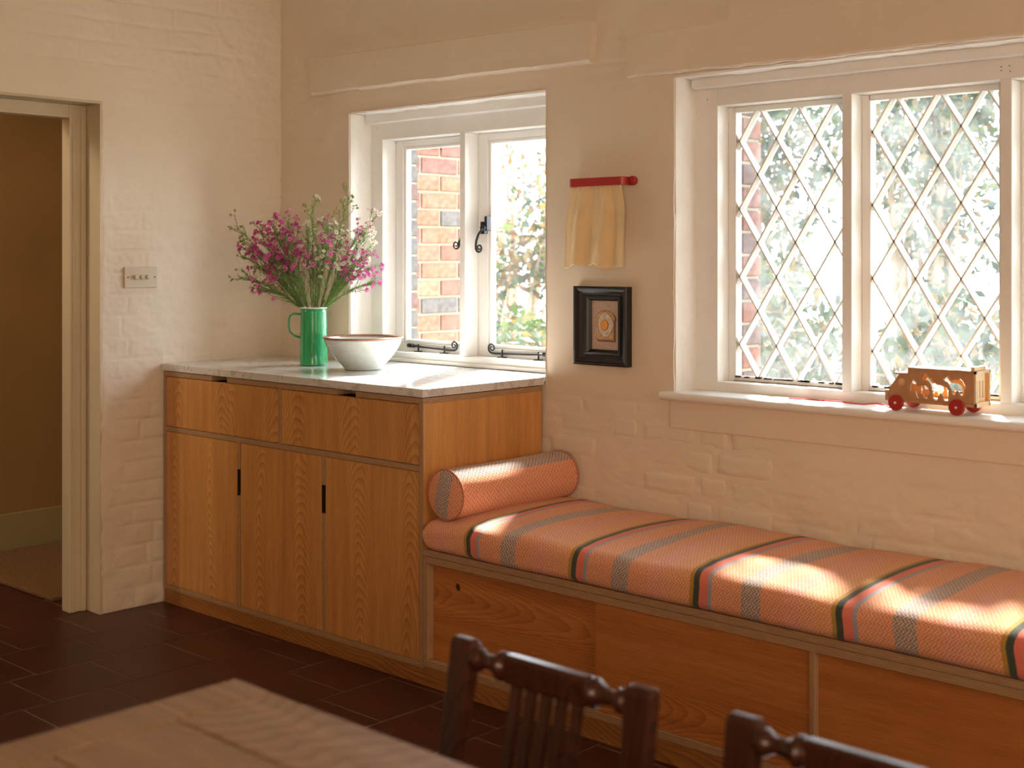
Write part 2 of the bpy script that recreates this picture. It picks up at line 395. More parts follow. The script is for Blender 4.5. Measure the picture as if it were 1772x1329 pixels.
def surf_noise(a, z, seed):
    return (fbm(a * 4, z * 4, seed + 20) - 0.5) * 0.012 + (fbm(a * 16, z * 26, seed + 30) - 0.5) * 0.0050 + (fbm(a * 60, z * 60, seed + 40, 3) - 0.5) * 0.0018

def lines(a, b, step, snaps):
    s = [a] + sorted(x for x in snaps if a < x < b) + [b]; out = []
    for i in range(len(s) - 1):
        n = max(1, int(round((s[i + 1] - s[i]) / step)))
        out += list(np.linspace(s[i], s[i + 1], n, endpoint=False))
    return np.array(out + [b])

def grid_wall(name, A, Z, disp, holes, place, materials, pick=None):
    aa, zz = np.meshgrid(A, Z, indexing='ij')
    d = disp(aa, zz)
    P = place(aa, zz, d).reshape(-1, 3)
    na, nz_ = len(A), len(Z)
    i, j = np.meshgrid(np.arange(na - 1), np.arange(nz_ - 1), indexing='ij')
    ca = (A[:-1] + A[1:])[i] / 2; cz = (Z[:-1] + Z[1:])[j] / 2
    keep = np.ones_like(i, bool)
    for h in holes: keep &= ~((ca > h[0]) & (ca < h[1]) & (cz > h[2]) & (cz < h[3]))
    i = i[keep]; j = j[keep]
    q = np.stack([i * nz_ + j, (i + 1) * nz_ + j, (i + 1) * nz_ + j + 1, i * nz_ + j + 1], 1)
    used = np.unique(q); remap = -np.ones(len(P), np.int64); remap[used] = np.arange(len(used))
    P = P[used]; q = remap[q]
    me = bpy.data.meshes.new(name); me.vertices.add(len(P)); me.vertices.foreach_set('co', P.astype(np.float32).ravel())
    me.loops.add(q.size); me.loops.foreach_set('vertex_index', q.ravel().astype(np.int32))
    me.polygons.add(len(q)); me.polygons.foreach_set('loop_start', (np.arange(len(q)) * 4).astype(np.int32))
    me.polygons.foreach_set('loop_total', np.full(len(q), 4, np.int32))
    me.polygons.foreach_set('use_smooth', np.ones(len(q), bool))
    me.update(calc_edges=True); me.validate()
    return me

def disp_right(a, z):
    edge = np.full_like(a, 9.0)
    for o in (O1, O2):
        dx = np.maximum(np.maximum(o[0] - a, a - o[1]), 0); dz = np.maximum(np.maximum(o[2] - z, z - o[3]), 0)
        edge = np.minimum(edge, np.hypot(dx, dz))
    br = brick_relief(a, z, 3, 0.0032, off=0.006)
    smooth = np.clip((edge - 0.05) / 0.10, 0.1, 1)          # smooth plaster bands round the windows
    pier = np.clip(np.minimum((a - 1.46), (2.0 - a)) / 0.03, 0, 1) * np.clip((z - 0.86) / 0.05, 0, 1) * np.clip((1.92 - z) / 0.05, 0, 1)
    br = br * smooth * (1 - 0.95 * pier)
    patch = np.clip((a - 1.5) / .05, 0, 1) * np.clip((2.35 - a) / .05, 0, 1) * np.clip((0.83 - z) / .03, 0, 1)
    br = br * (1 - 0.9 * patch)
    nse = surf_noise(a, z, 5) * (1 - 0.75 * pier)
    low = np.clip((0.72 - z) / 0.2, 0, 1) * np.clip((a - 2.0) / .3, 0, 1)
    nse = nse + low * (fbm(a * 22, z * 45, 77) - 0.5) * 0.009
    d = br + nse
    tube_ = np.clip(edge / 0.02, 0, 1)                        # keep the arris at the openings near the plane, slightly rounded
    return d * (0.35 + 0.65 * tube_) - (1 - tube_) * 0.0025
A = lines(-0.02, 4.2, 0.0058, [O1[0], O1[1], O2[0], O2[1]]); Z = lines(0.0, 2.5, 0.0058, [O1[2], O1[3], O2[2], O2[3]])
me = grid_wall('wall_right', A, Z, disp_right, [O1, O2], lambda a, z, d: np.stack([a, -d, z], -1), None)
wall_right = finish('wall_right', me, M_wall); tag(wall_right, kind='structure')
wall_right['label'] = 'rough painted brick wall with the two windows'
# masonry body behind the painted face, outer brick skin
g = 0.006
bm = bmesh.new()
for (x0, x1, z0, z1) in [(-0.40, O1[0] - g, -0.3, 2.6), (O1[1] + g, O2[0] - g, -0.3, 2.6), (O2[1] + g, 7.2, -0.3, 2.6),
                         (O1[0] - g, O1[1] + g, -0.3, O1[2] - g), (O1[0] - g, O1[1] + g, O1[3] + g, 2.6),
                         (O2[0] - g, O2[1] + g, -0.3, O2[2] - g), (O2[0] - g, O2[1] + g, O2[3] + g, 2.6)]:
    bx(bm, x0, x1, 0.015, 0.32, z0, z1)
bx(bm, 4.15, 7.2, -0.004, 0.02, 0, 2.6)
core = obj('wall_body', bm, M_wall, wall_right)

def reveal(name, o, yend, sides, parent):
    """rough plaster returns of a window opening"""
    bm = bmesh.new()
    def strip(p0, p1, nrm):
        n = 90; m = 12; g_ = []
        for i in range(n + 1):
            t = i / n; row = []
            for k in range(m + 1):
                y = -0.0015 + (yend + 0.0015) * k / m
                base = Vector(p0).lerp(Vector(p1), t)
                a = base.x + base.z
                dd = (float(fbm(np.array(a * 14.0), np.array(y * 14.0), 50)) - 0.5) * 0.010 + (float(fbm(np.array(a * 50.0), np.array(y * 50.0), 60)) - 0.5) * 0.004
                e = min(1, k / 2)
                dd *= (0.55 + 0.45 * e); rnd = 0.004 * (1 - e) ** 2
                row.append(bm.verts.new((base.x + nrm[0] * (dd - rnd), y, base.z + nrm[1] * (dd - rnd))))
            g_.append(row)
        for i in range(n):
            for k in range(m):
                bm.faces.new((g_[i][k], g_[i + 1][k], g_[i + 1][k + 1], g_[i][k + 1]))
    x0, x1, z0, z1 = o
    if 'l' in sides: strip((x0, 0, z0), (x0, 0, z1), (1, 0))
    if 'r' in sides: strip((x1, 0, z0), (x1, 0, z1), (-1, 0))
    if 't' in sides: strip((x0, 0, z1), (x1, 0, z1), (0, -1))
    if 'b' in sides: strip((x0, 0, z0), (x1, 0, z0), (0, 1))
    return obj(name, bm, M_reveal, parent, smooth=True)
reveal('window_reveal', O1, 0.13, 'lrt', wall_right)
reveal('window_reveal', O2, 0.13, 'lrt', wall_right)

# individually readable bricks under the paint, between cabinet and window
bk = 0
def painted_brick(x0, x1, z0, z1, sd_):
    nx, nz_ = 12, 6; bm = bmesh.new(); G = []
    for i in range(nx + 1):
        r = []
        for k in range(nz_ + 1):
            u, v = i / nx, k / nz_
            ex = min(u, 1 - u) * (x1 - x0); ez = min(v, 1 - v) * (z1 - z0)
            e = min(1, min(ex, ez) / 0.012)
            X = x0 + (x1 - x0) * u; Zc = z0 + (z1 - z0) * v
            X += (float(vnoise(np.array(v * 3 + sd_), np.array(sd_ * 1.7), 4)) - .5) * 0.008; Zc += (float(vnoise(np.array(u * 4 + sd_), np.array(sd_ * 2.7), 5)) - .5) * 0.008
            y = 0.0040 - (0.0058 + 0.0016 * math.sin(sd_ * 3.1)) * (1 - (1 - e) ** 2) - (float(fbm(np.array(X * 30), np.array(Zc * 30), 9)) - 0.5) * 0.005
            r.append(bm.verts.new((X, y, Zc)))
        G.append(r)
    for i in range(nx):
        for k in range(nz_): bm.faces.new((G[i][k], G[i + 1][k], G[i + 1][k + 1], G[i][k + 1]))
    return obj('brick', bm, M_wall, wall_right, smooth=True)
for row in range(4):
    z0 = 0.497 + row * 0.0785
    x = 1.475 - (0.06 if row % 2 else 0.0)
    q = row
    while x < 2.33:
        ln = 0.222 if (q % 2 == 0) else 0.108
        xa, xb = max(x, 1.468) + 0.004, min(x + ln, 2.36) - 0.004
        if xb - xa > 0.05: painted_brick(xa, xb, z0 + 0.004, z0 + 0.0745, row * 5.1 + x * 3)
        x += ln + 0.003; q += 1
# timber lintels, plastered and painted
def lintel(x0, x1, zb0, zb1, zt0, zt1, yf, name):
    n = 110; bm = bmesh.new(); G = []
    prof = [(0.0, 0.006), (0.0, -yf * 0.8), (0.05, -yf), (0.25, -yf), (0.5, -yf), (0.75, -yf), (0.97, -yf), (1.0, -yf * 0.9), (1.0, 0.006)]
    for i in range(n + 1):
        t = i / n; x = x0 + (x1 - x0) * t; zb = zb0 + (zb1 - zb0) * t; zt = zt0 + (zt1 - zt0) * t; r = []
        for v, y in prof:
            w = (float(fbm(np.array(x * 9), np.array(v * 3.0), 33)) - 0.5)
            rr = (float(fbm(np.array(x * 45), np.array(v * 9.0), 35)) - 0.5)
            f = 1.0
            r.append(bm.verts.new((x + (0.004 * w if i in (0, n) else 0), (y + w * 0.007 + rr * 0.004) if y < 0 else y, zb + (zt - zb) * v + (w * 0.010 + rr * 0.005))))
        G.append(r)
    for i in range(n):
        for k in range(len(prof) - 1): bm.faces.new((G[i][k], G[i + 1][k], G[i + 1][k + 1], G[i][k + 1]))
    bm.faces.new(G[0]); bm.faces.new(G[-1][::-1])
    bmesh.ops.recalc_face_normals(bm, faces=bm.faces)
    return obj(name, bm, M_wall, wall_right, smooth=False)
lintel(0.24, 1.683, 1.972, 1.957, 2.115, 2.092, 0.034, 'lintel')
lintel(1.828, 3.70, 1.890, 1.878, 2.028, 2.020, 0.022, 'lintel')
bm = bmesh.new(); bx(bm, 1.985, 3.60, -0.0075, 0.004, 0.787, 0.885)
obj('sill_apron', bm, M_plaster, wall_right, bev=0.003)

# outer brick jambs seen through the glass (exterior)
def brick_mat(name, c):
    return mat(name, c, 0.85, bump=1.0, bscale=60, var=0.5, vscale=42)
BC = [(0.12, 0.037, 0.019, 1), (0.15, 0.053, 0.022, 1), (0.10, 0.030, 0.019, 1), (0.175, 0.08, 0.038, 1), (0.07, 0.032, 0.026, 1), (0.052, 0.044, 0.040, 1)]
M_br = [brick_mat('brick_%d' % i, c) for i, c in enumerate(BC)]
M_mortar = mat('mortar', (0.19, 0.15, 0.10, 1), 0.95, bump=0.6, bscale=90)
brick_cache = {}
def brick_piece(parent, x0, x1, y0, y1, z0, z1, mi):
    key = (round(x1 - x0, 3), round(y1 - y0, 3), round(z1 - z0, 3), mi)
    c = Vector(((x0 + x1) / 2, (y0 + y1) / 2, (z0 + z1) / 2))
    if key not in brick_cache:
        bm = bmesh.new(); a, b, d = key[0] / 2, key[1] / 2, key[2] / 2
        bx(bm, -a, a, -b, b, -d, d)
        bmesh.ops.bevel(bm, geom=list(bm.edges), offset=0.004, segments=1, affect='EDGES')
        me_ = bpy.data.meshes.new('brick'); bm.to_mesh(me_); bm.free(); me_.materials.append(M_br[mi]); brick_cache[key] = me_
    o = bpy.data.objects.new('brick', brick_cache[key]); COL.objects.link(o); o.parent = parent
    o.location = c - wloc(parent)
    o.rotation_euler = (random.uniform(-.012, .012), random.uniform(-.012, .012), random.uniform(-.012, .012))
    return o
CP = 0.0735
for xj, pal in ((O1[0] + 0.018, [5, 5, 5, 4]), (O2[0] + 0.085, [0, 2, 0, 4])):
    for k in range(14):
        z0 = 0.885 + k * CP
        brick_piece(wall_right, xj - 0.085, xj + 0.018, 0.225, 0.332, z0 + 0.005, z0 + CP - 0.005, random.choice(pal))
    bm = bmesh.new(); bx(bm, xj - 0.10, xj + 0.012, 0.222, 0.325, 0.87, 1.93); obj('mortar_bed', bm, M_mortar, wall_right)

# brick return of the house, outside window 1
pier = empty('brick_buttress', (0.12, 0.65, -0.15), 'orange-red brick buttress seen through the left casement, outside the house', 'wall')
bm = bmesh.new(); bx(bm, -0.24, 0.241, 0.335, 0.935, -0.15, 3.1); obj('mortar_bed', bm, M_mortar, pier)
for k in range(40):
    z0 = -0.15 + k * 0.0765
    if z0 > 3.0: break
    y = 0.34; q = k
    first = True
    while y < 0.93:
        if k % 2 == 0: ln = 0.215
        else: ln = 0.105 if first else 0.215
        y1 = min(y + ln, 0.945)
        if y1 - y > 0.05:
            r = random.random()
            mi = 5 if (k % 5 == 1 and not first and r < .5) else random.choice([0, 0, 1, 1, 0, 3, 2])
            brick_piece(pier, 0.135, 0.25, y, y1, z0, z0 + 0.0655, mi)
        y = y1 + 0.011; first = False

# ---------------------------------------------------------------- window 1 (two casements)
win1 = empty('window_1', (0.95, 0.15, 0.90), kind='structure')
win1['label'] = 'white timber casement window over the marble worktop'
FB = 0.205
def frame(name, parent, x0, x1, z0, z1, ix, iz0, iz1, mull):
    bm = bmesh.new()
    bx(bm, x0, ix[0], FY, FB, z0, z1); bx(bm, ix[1], x1, FY, FB, z0, z1)
    bx(bm, ix[0], ix[1], FY, FB, iz1, z1); bx(bm, ix[0], ix[1], FY, FB, z0, iz0)
    for a, b in mull: bx(bm, a, b, FY, FB, iz0, iz1)
    return obj(name, bm, M_white, parent, bev=0.002)
frame('window_frame', win1, 0.438, 1.475, 0.900, 1.862, (0.507, 1.402), 0.950, 1.781, [(0.940, 0.967)])
# head moulding and bottom bead
bm = bmesh.new(); bx(bm, 0.448, 1.470, 0.072, FY + 0.004, 1.846, 1.888); obj('head_moulding', bm, M_white, win1, bev=0.003)
bm = bmesh.new(); bx(bm, 0.445, 1.462, 0.098, FY + 0.006, 0.9135, 0.928); obj('cill_bead', bm, M_white, win1, bev=0.003)
M_spot = mat('nail_hole', (0.05, 0.03, 0.02, 1), 0.9)
SY = 0.180; SB = 0.215
def sash(parent, x0, x1, z0, z1, gx0, gx1, gz0, gz1):
    bm = bmesh.new()
    bx(bm, x0, gx0 - 0.012, SY, SB, z0, z1); bx(bm, gx1 + 0.012, x1, SY, SB, z0, z1)
    bx(bm, gx0 - 0.012, gx1 + 0.012, SY, SB, z0, gz0 - 0.012); bx(bm, gx0 - 0.012, gx1 + 0.012, SY, SB, gz1 + 0.012, z1)
    s_ = obj('sash', bm, M_white, parent, bev=0.0015)
    bm = bmesh.new()   # chamfered glazing beads
    for (a, b, c, d) in ((gx0 - 0.012, gx0, gz0 - 0.012, gz1 + 0.012), (gx1, gx1 + 0.012, gz0 - 0.012, gz1 + 0.012)):
        bx(bm, a, b, SY + 0.006, SB, c, d)
    for (c, d) in ((gz0 - 0.012, gz0), (gz1, gz1 + 0.012)): bx(bm, gx0, gx1, SY + 0.006, SB, c, d)
    obj('glazing_bead', bm, M_white, s_, bev=0.004)
    bm = bmesh.new(); bx(bm, gx0 - 0.004, gx1 + 0.004, 0.198, 0.201, gz0 - 0.004, gz1 + 0.004); obj('pane', bm, M_glass, s_)
    return s_
sash(win1, 0.508, 0.939, 0.936, 1.780, 0.562, 0.895, 0.994, 1.744)
sash(win1, 0.968, 1.401, 0.936, 1.780, 1.028, 1.345, 0.994, 1.742)

def spiral(cx, cz, y, r0, turns, a0, sgn, n=26):
    return [(cx + r0 * (1 - 0.80 * i / n) * math.cos(a0 + sgn * 2 * math.pi * turns * i / n), y,
             cz + r0 * (1 - 0.80 * i / n) * math.sin(a0 + sgn * 2 * math.pi * turns * i / n)) for i in range(n + 1)]
def stay(x_end, x_scroll, z, sgn, y=0.165):
    """peg stay: bar on two pegs ending in a monkey-tail scroll. sgn +1 scroll at right"""
    e = empty('casement_stay', ((x_end + x_scroll) / 2, y, z - 0.01)); e.parent = win1; e.location -= win1.location
    bm = bmesh.new()
    pts = [(x_end, y, z + 0.006), (x_end + sgn * 0.09, y, z + 0.001), (x_end + sgn * 0.18, y, z - 0.002), (x_scroll - sgn * 0.03, y, z - 0.004)]
    cx, cz = x_scroll - sgn * 0.012, z + 0.016
    sp = spiral(cx, cz, y, 0.019, 1.55, -math.pi / 2, sgn)
    pts += sp
    rad = [0.0038] * 4 + [0.0038 - 0.0016 * i / 26 for i in range(27)]
    tube_bm(bm, pts, rad, 8)
    obj('scroll_bar', bm, M_iron, e, smooth=True)
    bm = bmesh.new()
    xk = x_end + sgn * 0.014
    lathe_bm(bm, [(0.004, -0.022), (0.0085, -0.016), (0.0085, 0.002), (0.005, 0.006), (0.0085, 0.012), (0.0075, 0.020), (0.003, 0.026)], (xk, y, z + 0.005), 'x', 10)
    obj('pivot', bm, M_iron, e, smooth=True)
    for px in (x_end + sgn * 0.055, x_scroll - sgn * 0.065):
        bm = bmesh.new(); tube_bm(bm, [(px, y, z - 0.016), (px, y, z + 0.012)], 0.0032, 8); bx(bm, px - 0.015, px + 0.015, y - 0.011, y + 0.008, z - 0.0185, z - 0.0145)
        obj('peg', bm, M_iron, e)
    return e
stay(0.600, 0.866, 0.968, 1)
stay(1.338, 1.040, 0.968, -1)
def fastener(xm, z, parent, scroll_dx, sgn, y=0.150):
    e = empty('window_fastener', (xm, y, z)); e.parent = win1; e.location -= win1.location
    bm = bmesh.new(); bx(bm, xm - 0.008, xm + 0.012, 0.160, 0.182, z - 0.020, z + 0.026); obj('back_plate', bm, M_iron, e, bev=0.002)
    bm = bmesh.new(); bx(bm, xm + 0.014, xm + 0.026, 0.158, 0.182, z - 0.008, z + 0.046); obj('mortice_plate', bm, M_iron, e, bev=0.003)
    bm = bmesh.new(); lathe_bm(bm, [(0.002, -0.014), (0.009, -0.010), (0.011, 0), (0.009, 0.008), (0.002, 0.011)], (xm + 0.013, 0.155, z + 0.002), 'y', 14); obj('boss', bm, M_iron, e, smooth=True)
    pts = [(xm + 0.010, 0.150, z - 0.004), (xm - 0.004, 0.146, z - 0.022), (xm - 0.012, 0.143, z - 0.045), (xm - 0.0135, 0.142, z - 0.066)]
    sp = [(xm + 0.0035 + 0.017 * (1 - 0.80 * i / 26) * math.cos(math.pi + 2 * math.pi * 1.5 * i / 26), 0.142, z - 0.072 + 0.017 * (1 - 0.8 * i / 26) * math.sin(math.pi + 2 * math.pi * 1.5 * i / 26)) for i in range(27)]
    bm = bmesh.new(); tube_bm(bm, pts + sp, [0.0045] * 4 + [0.0042 - 0.0018 * i / 26 for i in range(27)], 8); obj('handle', bm, M_iron, e, smooth=True)
    return e
fastener(1.005, 1.425, win1, 0, 1)
e = empty('window_fastener', (0.902, 0.150, 1.42)); e.parent = win1; e.location -= win1.location
bm = bmesh.new(); bx(bm, 0.906, 0.926, 0.164, 0.182, 1.39, 1.44); obj('back_plate', bm, M_iron, e, bev=0.002)
pts = [(0.914, 0.158, 1.415), (0.908, 0.152, 1.395), (0.895, 0.150, 1.374)]
sp = [(0.880 + 0.018 * (1 - 0.8 * i / 26) * math.cos(0.4 - 2 * math.pi * 1.5 * i / 26), 0.150, 1.366 + 0.018 * (1 - 0.8 * i / 26) * math.sin(0.4 - 2 * math.pi * 1.5 * i / 26)) for i in range(27)]
bm = bmesh.new(); tube_bm(bm, pts + sp, [0.0045] * 3 + [0.0042 - 0.0018 * i / 26 for i in range(27)], 8); obj('handle', bm, M_iron, e, smooth=True)
for (x, z) in ((0.478, 1.832), (0.4775, 1.825)):
    bm = bmesh.new(); lathe_bm(bm, [(0.0016, 0), (0.0016, 0.002)], (x, FY - 0.0005, z), 'y', 8); obj('nail_hole', bm, M_spot, win1)

# ---------------------------------------------------------------- window 2 (diamond lattice)
win2 = empty('window_2', (2.76, 0.15, 0.905), kind='structure')
win2['label'] = 'white timber window with diamond lattice glazing behind the toy truck'
lights = [(2.083, 2.514), (2.545, 2.980), (3.012, 3.447)]
ZB, ZT = 0.930, 1.792
frame('window_frame', win2, 1.996, 3.535, 0.896, 1.850, (2.083, 3.447), ZB, ZT, [(2.514, 2.545), (2.980, 3.012)])
bm = bmesh.new(); bx(bm, 2.012, 3.53, 0.070, FY + 0.004, 1.848, 1.888); obj('head_moulding', bm, M_white, win2, bev=0.003)
for (x, z) in ((2.984, 1.826), (2.984, 1.816), (3.006, 1.8265), (3.008, 1.812), (2.045, 1.815)):
    bm = bmesh.new(); lathe_bm(bm, [(0.0018, 0), (0.0018, 0.002)], (x, FY - 0.0005, z), 'y', 8); obj('nail_hole', bm, M_spot, win2)
DX, DZ = 0.1335, 0.2125
def clip_poly(poly, x0, x1, z0, z1):
    def cl(P, f, inter):
        out = []
        for i in range(len(P)):
            a, b = P[i - 1], P[i]
            ia, ib = f(a), f(b)
            if ib:
                if not ia: out.append(inter(a, b))
                out.append(b)
            elif ia: out.append(inter(a, b))
        return out
    for k, v, sg in ((0, x0, 1), (0, x1, -1), (1, z0, 1), (1, z1, -1)):
        if not poly: return poly
        poly = cl(poly, lambda p: (p[k] - v) * sg >= 0, lambda a, b: tuple(a[j] + (b[j] - a[j]) * (v - a[k]) / (b[k] - a[k]) for j in range(2)))
    return poly
def clip_seg(p, d, x0, x1, z0, z1):
    lo, hi = -9, 9
    for pv, dv, a, b in ((p[0], d[0], x0, x1), (p[1], d[1], z0, z1)):
        t1, t2 = (a - pv) / dv, (b - pv) / dv
        lo = max(lo, min(t1, t2)); hi = min(hi, max(t1, t2))
    return (lo, hi) if hi > lo + 0.01 else None
LY0, LY1 = 0.172, 0.198
for li, (a, b) in enumerate(lights):
    x0 = a + 0.022; x1 = b - 0.022 if li < 2 else b - 0.022
    z0, z1 = ZB + 0.008, ZT - 0.012
    # iron/putty margin of each light
    bm = bmesh.new()
    bx(bm, a, x0 + 0.006, 0.170, 0.204, ZB, ZT); bx(bm, x1 - 0.006, b, 0.170, 0.204, ZB, ZT)
    bx(bm, x0, x1, 0.170, 0.204, ZB, z0 + 0.006); bx(bm, x0, x1, 0.170, 0.204, z1 - 0.006, ZT)
    lf = obj('light_surround', bm, M_white, win2, bev=0.002)
    xn = {0: 2.1895, 1: 2.6445, 2: 3.108}[li]      # an x where nodes of the lower rows sit
    zn = 1.5765
    dl = math.hypot(DX, DZ)
    for sg in (1, -1):
        for k in range(-9, 10):
            p = (xn + k * DX, zn); d = (DX / dl, sg * DZ / dl)
            t = clip_seg(p, d, x0, x1, z0, z1)
            if not t: continue
            A_ = Vector((p[0] + d[0] * t[0], 0, p[1] + d[1] * t[0])); B_ = Vector((p[0] + d[0] * t[1], 0, p[1] + d[1] * t[1]))
            if (B_ - A_).length < 0.03: continue
            nrm = Vector((-d[1], 0, d[0]))
            bm = bmesh.new(); w0, w1 = 0.0026, 0.0060
            ring = []
            for P_ in (A_, B_):
                ring.append([bm.verts.new(P_ + nrm * w0 + Vector((0, LY0, 0))), bm.verts.new(P_ + nrm * w1 + Vector((0, LY1, 0))),
                             bm.verts.new(P_ - nrm * w1 + Vector((0, LY1, 0))), bm.verts.new(P_ - nrm * w0 + Vector((0, LY0, 0)))])
            for k2 in range(4): bm.faces.new((ring[0][k2], ring[0][(k2 + 1) % 4], ring[1][(k2 + 1) % 4], ring[1][k2]))
            bm.faces.new(ring[0][::-1]); bm.faces.new(ring[1]); bmesh.ops.recalc_face_normals(bm, faces=bm.faces)
            obj('glazing_bar', bm, M_white, lf)
    for i in range(-8, 9):
        for j in range(-12, 8):
            cx_ = xn + i * DX / 2; cz_ = zn + j * DZ / 2
            if (i + j) % 2 == 0: continue
            poly = clip_poly([(cx_ - DX / 2, cz_), (cx_, cz_ - DZ / 2), (cx_ + DX / 2, cz_), (cx_, cz_ + DZ / 2)], x0, x1, z0, z1)
            if len(poly) < 3: continue
            ar = abs(sum(poly[q - 1][0] * poly[q][1] - poly[q][0] * poly[q - 1][1] for q in range(len(poly)))) / 2
            if ar < 0.0004: continue
            bm = bmesh.new(); prism_bm(bm, poly, 'y', 0.190, 0.1925)
            obj('pane', bm, M_dirty, lf)
    # grime where glass meets the bottom rail
    bm = bmesh.new()
    for k in range(26):
        xx = x0 + (x1 - x0) * random.random(); s_ = random.uniform(0.002, 0.006)
        bx(bm, xx - s_ * 1.8, xx + s_ * 1.8, 0.166, 0.175, z0 + 0.003, z0 + 0.006 + s_ * 0.5)
    bx(bm, x0, x1, 0.168, 0.1705, ZB + 0.0, ZB + 0.0018)
    tag(obj('grime', bm, M_grime, lf), kind='stuff')
# sill board with bull nose
bm = bmesh.new()
prof = []
for i in range(9):
    a_ = -math.pi / 2 - math.pi * i / 8
    prof.append((-0.022 + 0.0125 * math.cos(a_), 0.8885 + 0.0125 * math.sin(a_)))
prof = [(0.112, 0.876)] + prof + [(0.112, 0.901)]
prism_bm(bm, prof, 'x', 1.960, 3.62)
for v in bm.verts:
    if v.co.x < 2.0 and v.co.y > 0.0: v.co.x = 1.992
sill = obj('trim_1', bm, M_white, None, bev=0.003); tag(sill, kind='structure'); sill['label'] = 'white painted window sill with rounded nose under the lattice window'

# ---------------------------------------------------------------- left wall with doorway (x = 0)
DY0, DY1, DZT = -1.72, -0.824, 1.885
def disp_left(a, z):
    br = brick_relief(a, z, 13, 0.0055, off=0.0)
    edge = np.hypot(np.maximum(np.maximum(DY0 - a, a - DY1), 0), np.maximum(z - DZT, 0))
    headband = np.clip((z - 1.885) / 0.01, 0, 1) * np.clip((2.02 - z) / 0.02, 0, 1) * np.clip((-0.70 - a) / 0.03, 0, 1)
    br = br * np.clip((edge - 0.03) / 0.08, 0.05, 1) * (1 - headband)
    nse = 1.5 * surf_noise(a, z, 15) * (1 - 0.7 * headband)
    t = np.clip(edge / 0.015, 0, 1)
    foot = np.clip((0.25 - z) / 0.2, 0, 1) * (fbm(a * 18, z * 22, 71) - 0.5) * 0.014
    return (br + nse + foot) * (0.3 + 0.7 * t) - (1 - t) * 0.002
A = lines(-1.80, 0.02, 0.0055, [DY0, DY1]); Z = lines(0.0, 2.5, 0.0055, [DZT])
me = grid_wall('wall_left', A, Z, disp_left, [(DY0, DY1, -1, DZT)], lambda a, z, d: np.stack([d, a, z], -1), None)
me.flip_normals()
wall_left = finish('wall_left', me, M_wall); tag(wall_left, kind='structure'); wall_left['label'] = 'rough painted brick wall with the open doorway'
bm = bmesh.new()
for (y0, y1, z0, z1) in [(-7.0, DY0 - .004, 0, 2.6), (DY1 + 0.004, 0.35, 0, 2.6), (DY0 - .004, DY1 + 0.004, DZT + 0.004, 2.6)]:
    bx(bm, -0.24, -0.013, y0, y1, z0, z1)
bx(bm, -0.014, 0.002, -7.0, -1.79, 0, 2.6)
obj('wall_body', bm, M_wall, wall_left)
bm = bmesh.new()   # smooth reveals
bx(bm, -0.13, -0.0005, DY1 - 0.001, DY1 + 0.01, 0.0, DZT); bx(bm, -0.13, -0.0005, DY0, DY1 + 0.01, DZT, DZT + 0.010); bx(bm, -0.13, -0.0005, DY0 - 0.01, DY0 + 0.001, 0, DZT)
obj('door_reveal', bm, M_cream, wall_left)
door1 = empty('door_1', (-0.15, -1.2, 0.0), kind='structure'); door1['label'] = 'cream painted door frame of the open doorway'
bm = bmesh.new()
XF0, XF1, FWD = -0.157, -0.100, 0.068
bx(bm, XF0, XF1, DY1 - FWD, DY1, 0, DZT); bx(bm, XF0, XF1, DY0, DY0 + FWD, 0, DZT); bx(bm, XF0, XF1, DY0 + FWD, DY1 - FWD, DZT - 0.050, DZT)
obj('door_frame', bm, M_cream, door1, bev=0.0025)
bm = bmesh.new()   # planted bead round the frame
bx(bm, -0.1005, -0.094, DY1 - 0.024, DY1 - 0.004, 0, DZT - 0.004); bx(bm, -0.1005, -0.096, DY1 - 0.056, DY1 - 0.048, 0, DZT - 0.045)
obj('frame_bead', bm, M_cream, door1, bev=0.002)

# passage beyond the doorway
M_pass = mat('passage_paint', (0.34, 0.20, 0.075, 1), 0.8, var=0.05)
M_skirt = mat('skirting_paint', (0.36, 0.30, 0.15, 1), 0.5)
M_coir = mat('coir', (0.22, 0.115, 0.045, 1), 1.0, bump=1.0, bscale=260, var=0.35, vscale=120)
w = box('wall_passage', -1.40, -1.27, -3.2, 0.35, 0, 2.6, M_pass, bev=0); tag(w, kind='structure'); w['label'] = 'ochre wall of the passage beyond the doorway'
w = box('wall_passage_end', -1.40, -0.20, 0.30, 0.42, 0, 2.6, M_pass, bev=0); tag(w, kind='structure'); w['label'] = 'end wall of the passage, out of sight'
w = box('wall_passage_rear', -1.40, -0.20, -3.3, -3.2, 0, 2.6, M_pass, bev=0); tag(w, kind='structure'); w['label'] = 'rear wall of the passage, out of sight'
b = box('baseboard_passage', -1.27, -1.252, -3.2, 0.30, 0, 0.168, M_skirt, bev=0.003); tag(b, kind='structure'); b['label'] = 'cream skirting board in the passage'
bm = bmesh.new(); prism_bm(bm, [(-1.20, -0.862), (-0.745, -0.862), (-0.30, -0.855), (-0.30, -0.06), (-1.24, -0.06)], 'z', 0.0, 0.016)
m_ = obj('doormat', bm, M_coir, None, bev=0.004)
tag(m_, 'brown coir mat on the passage floor beyond the doorway', 'doormat')

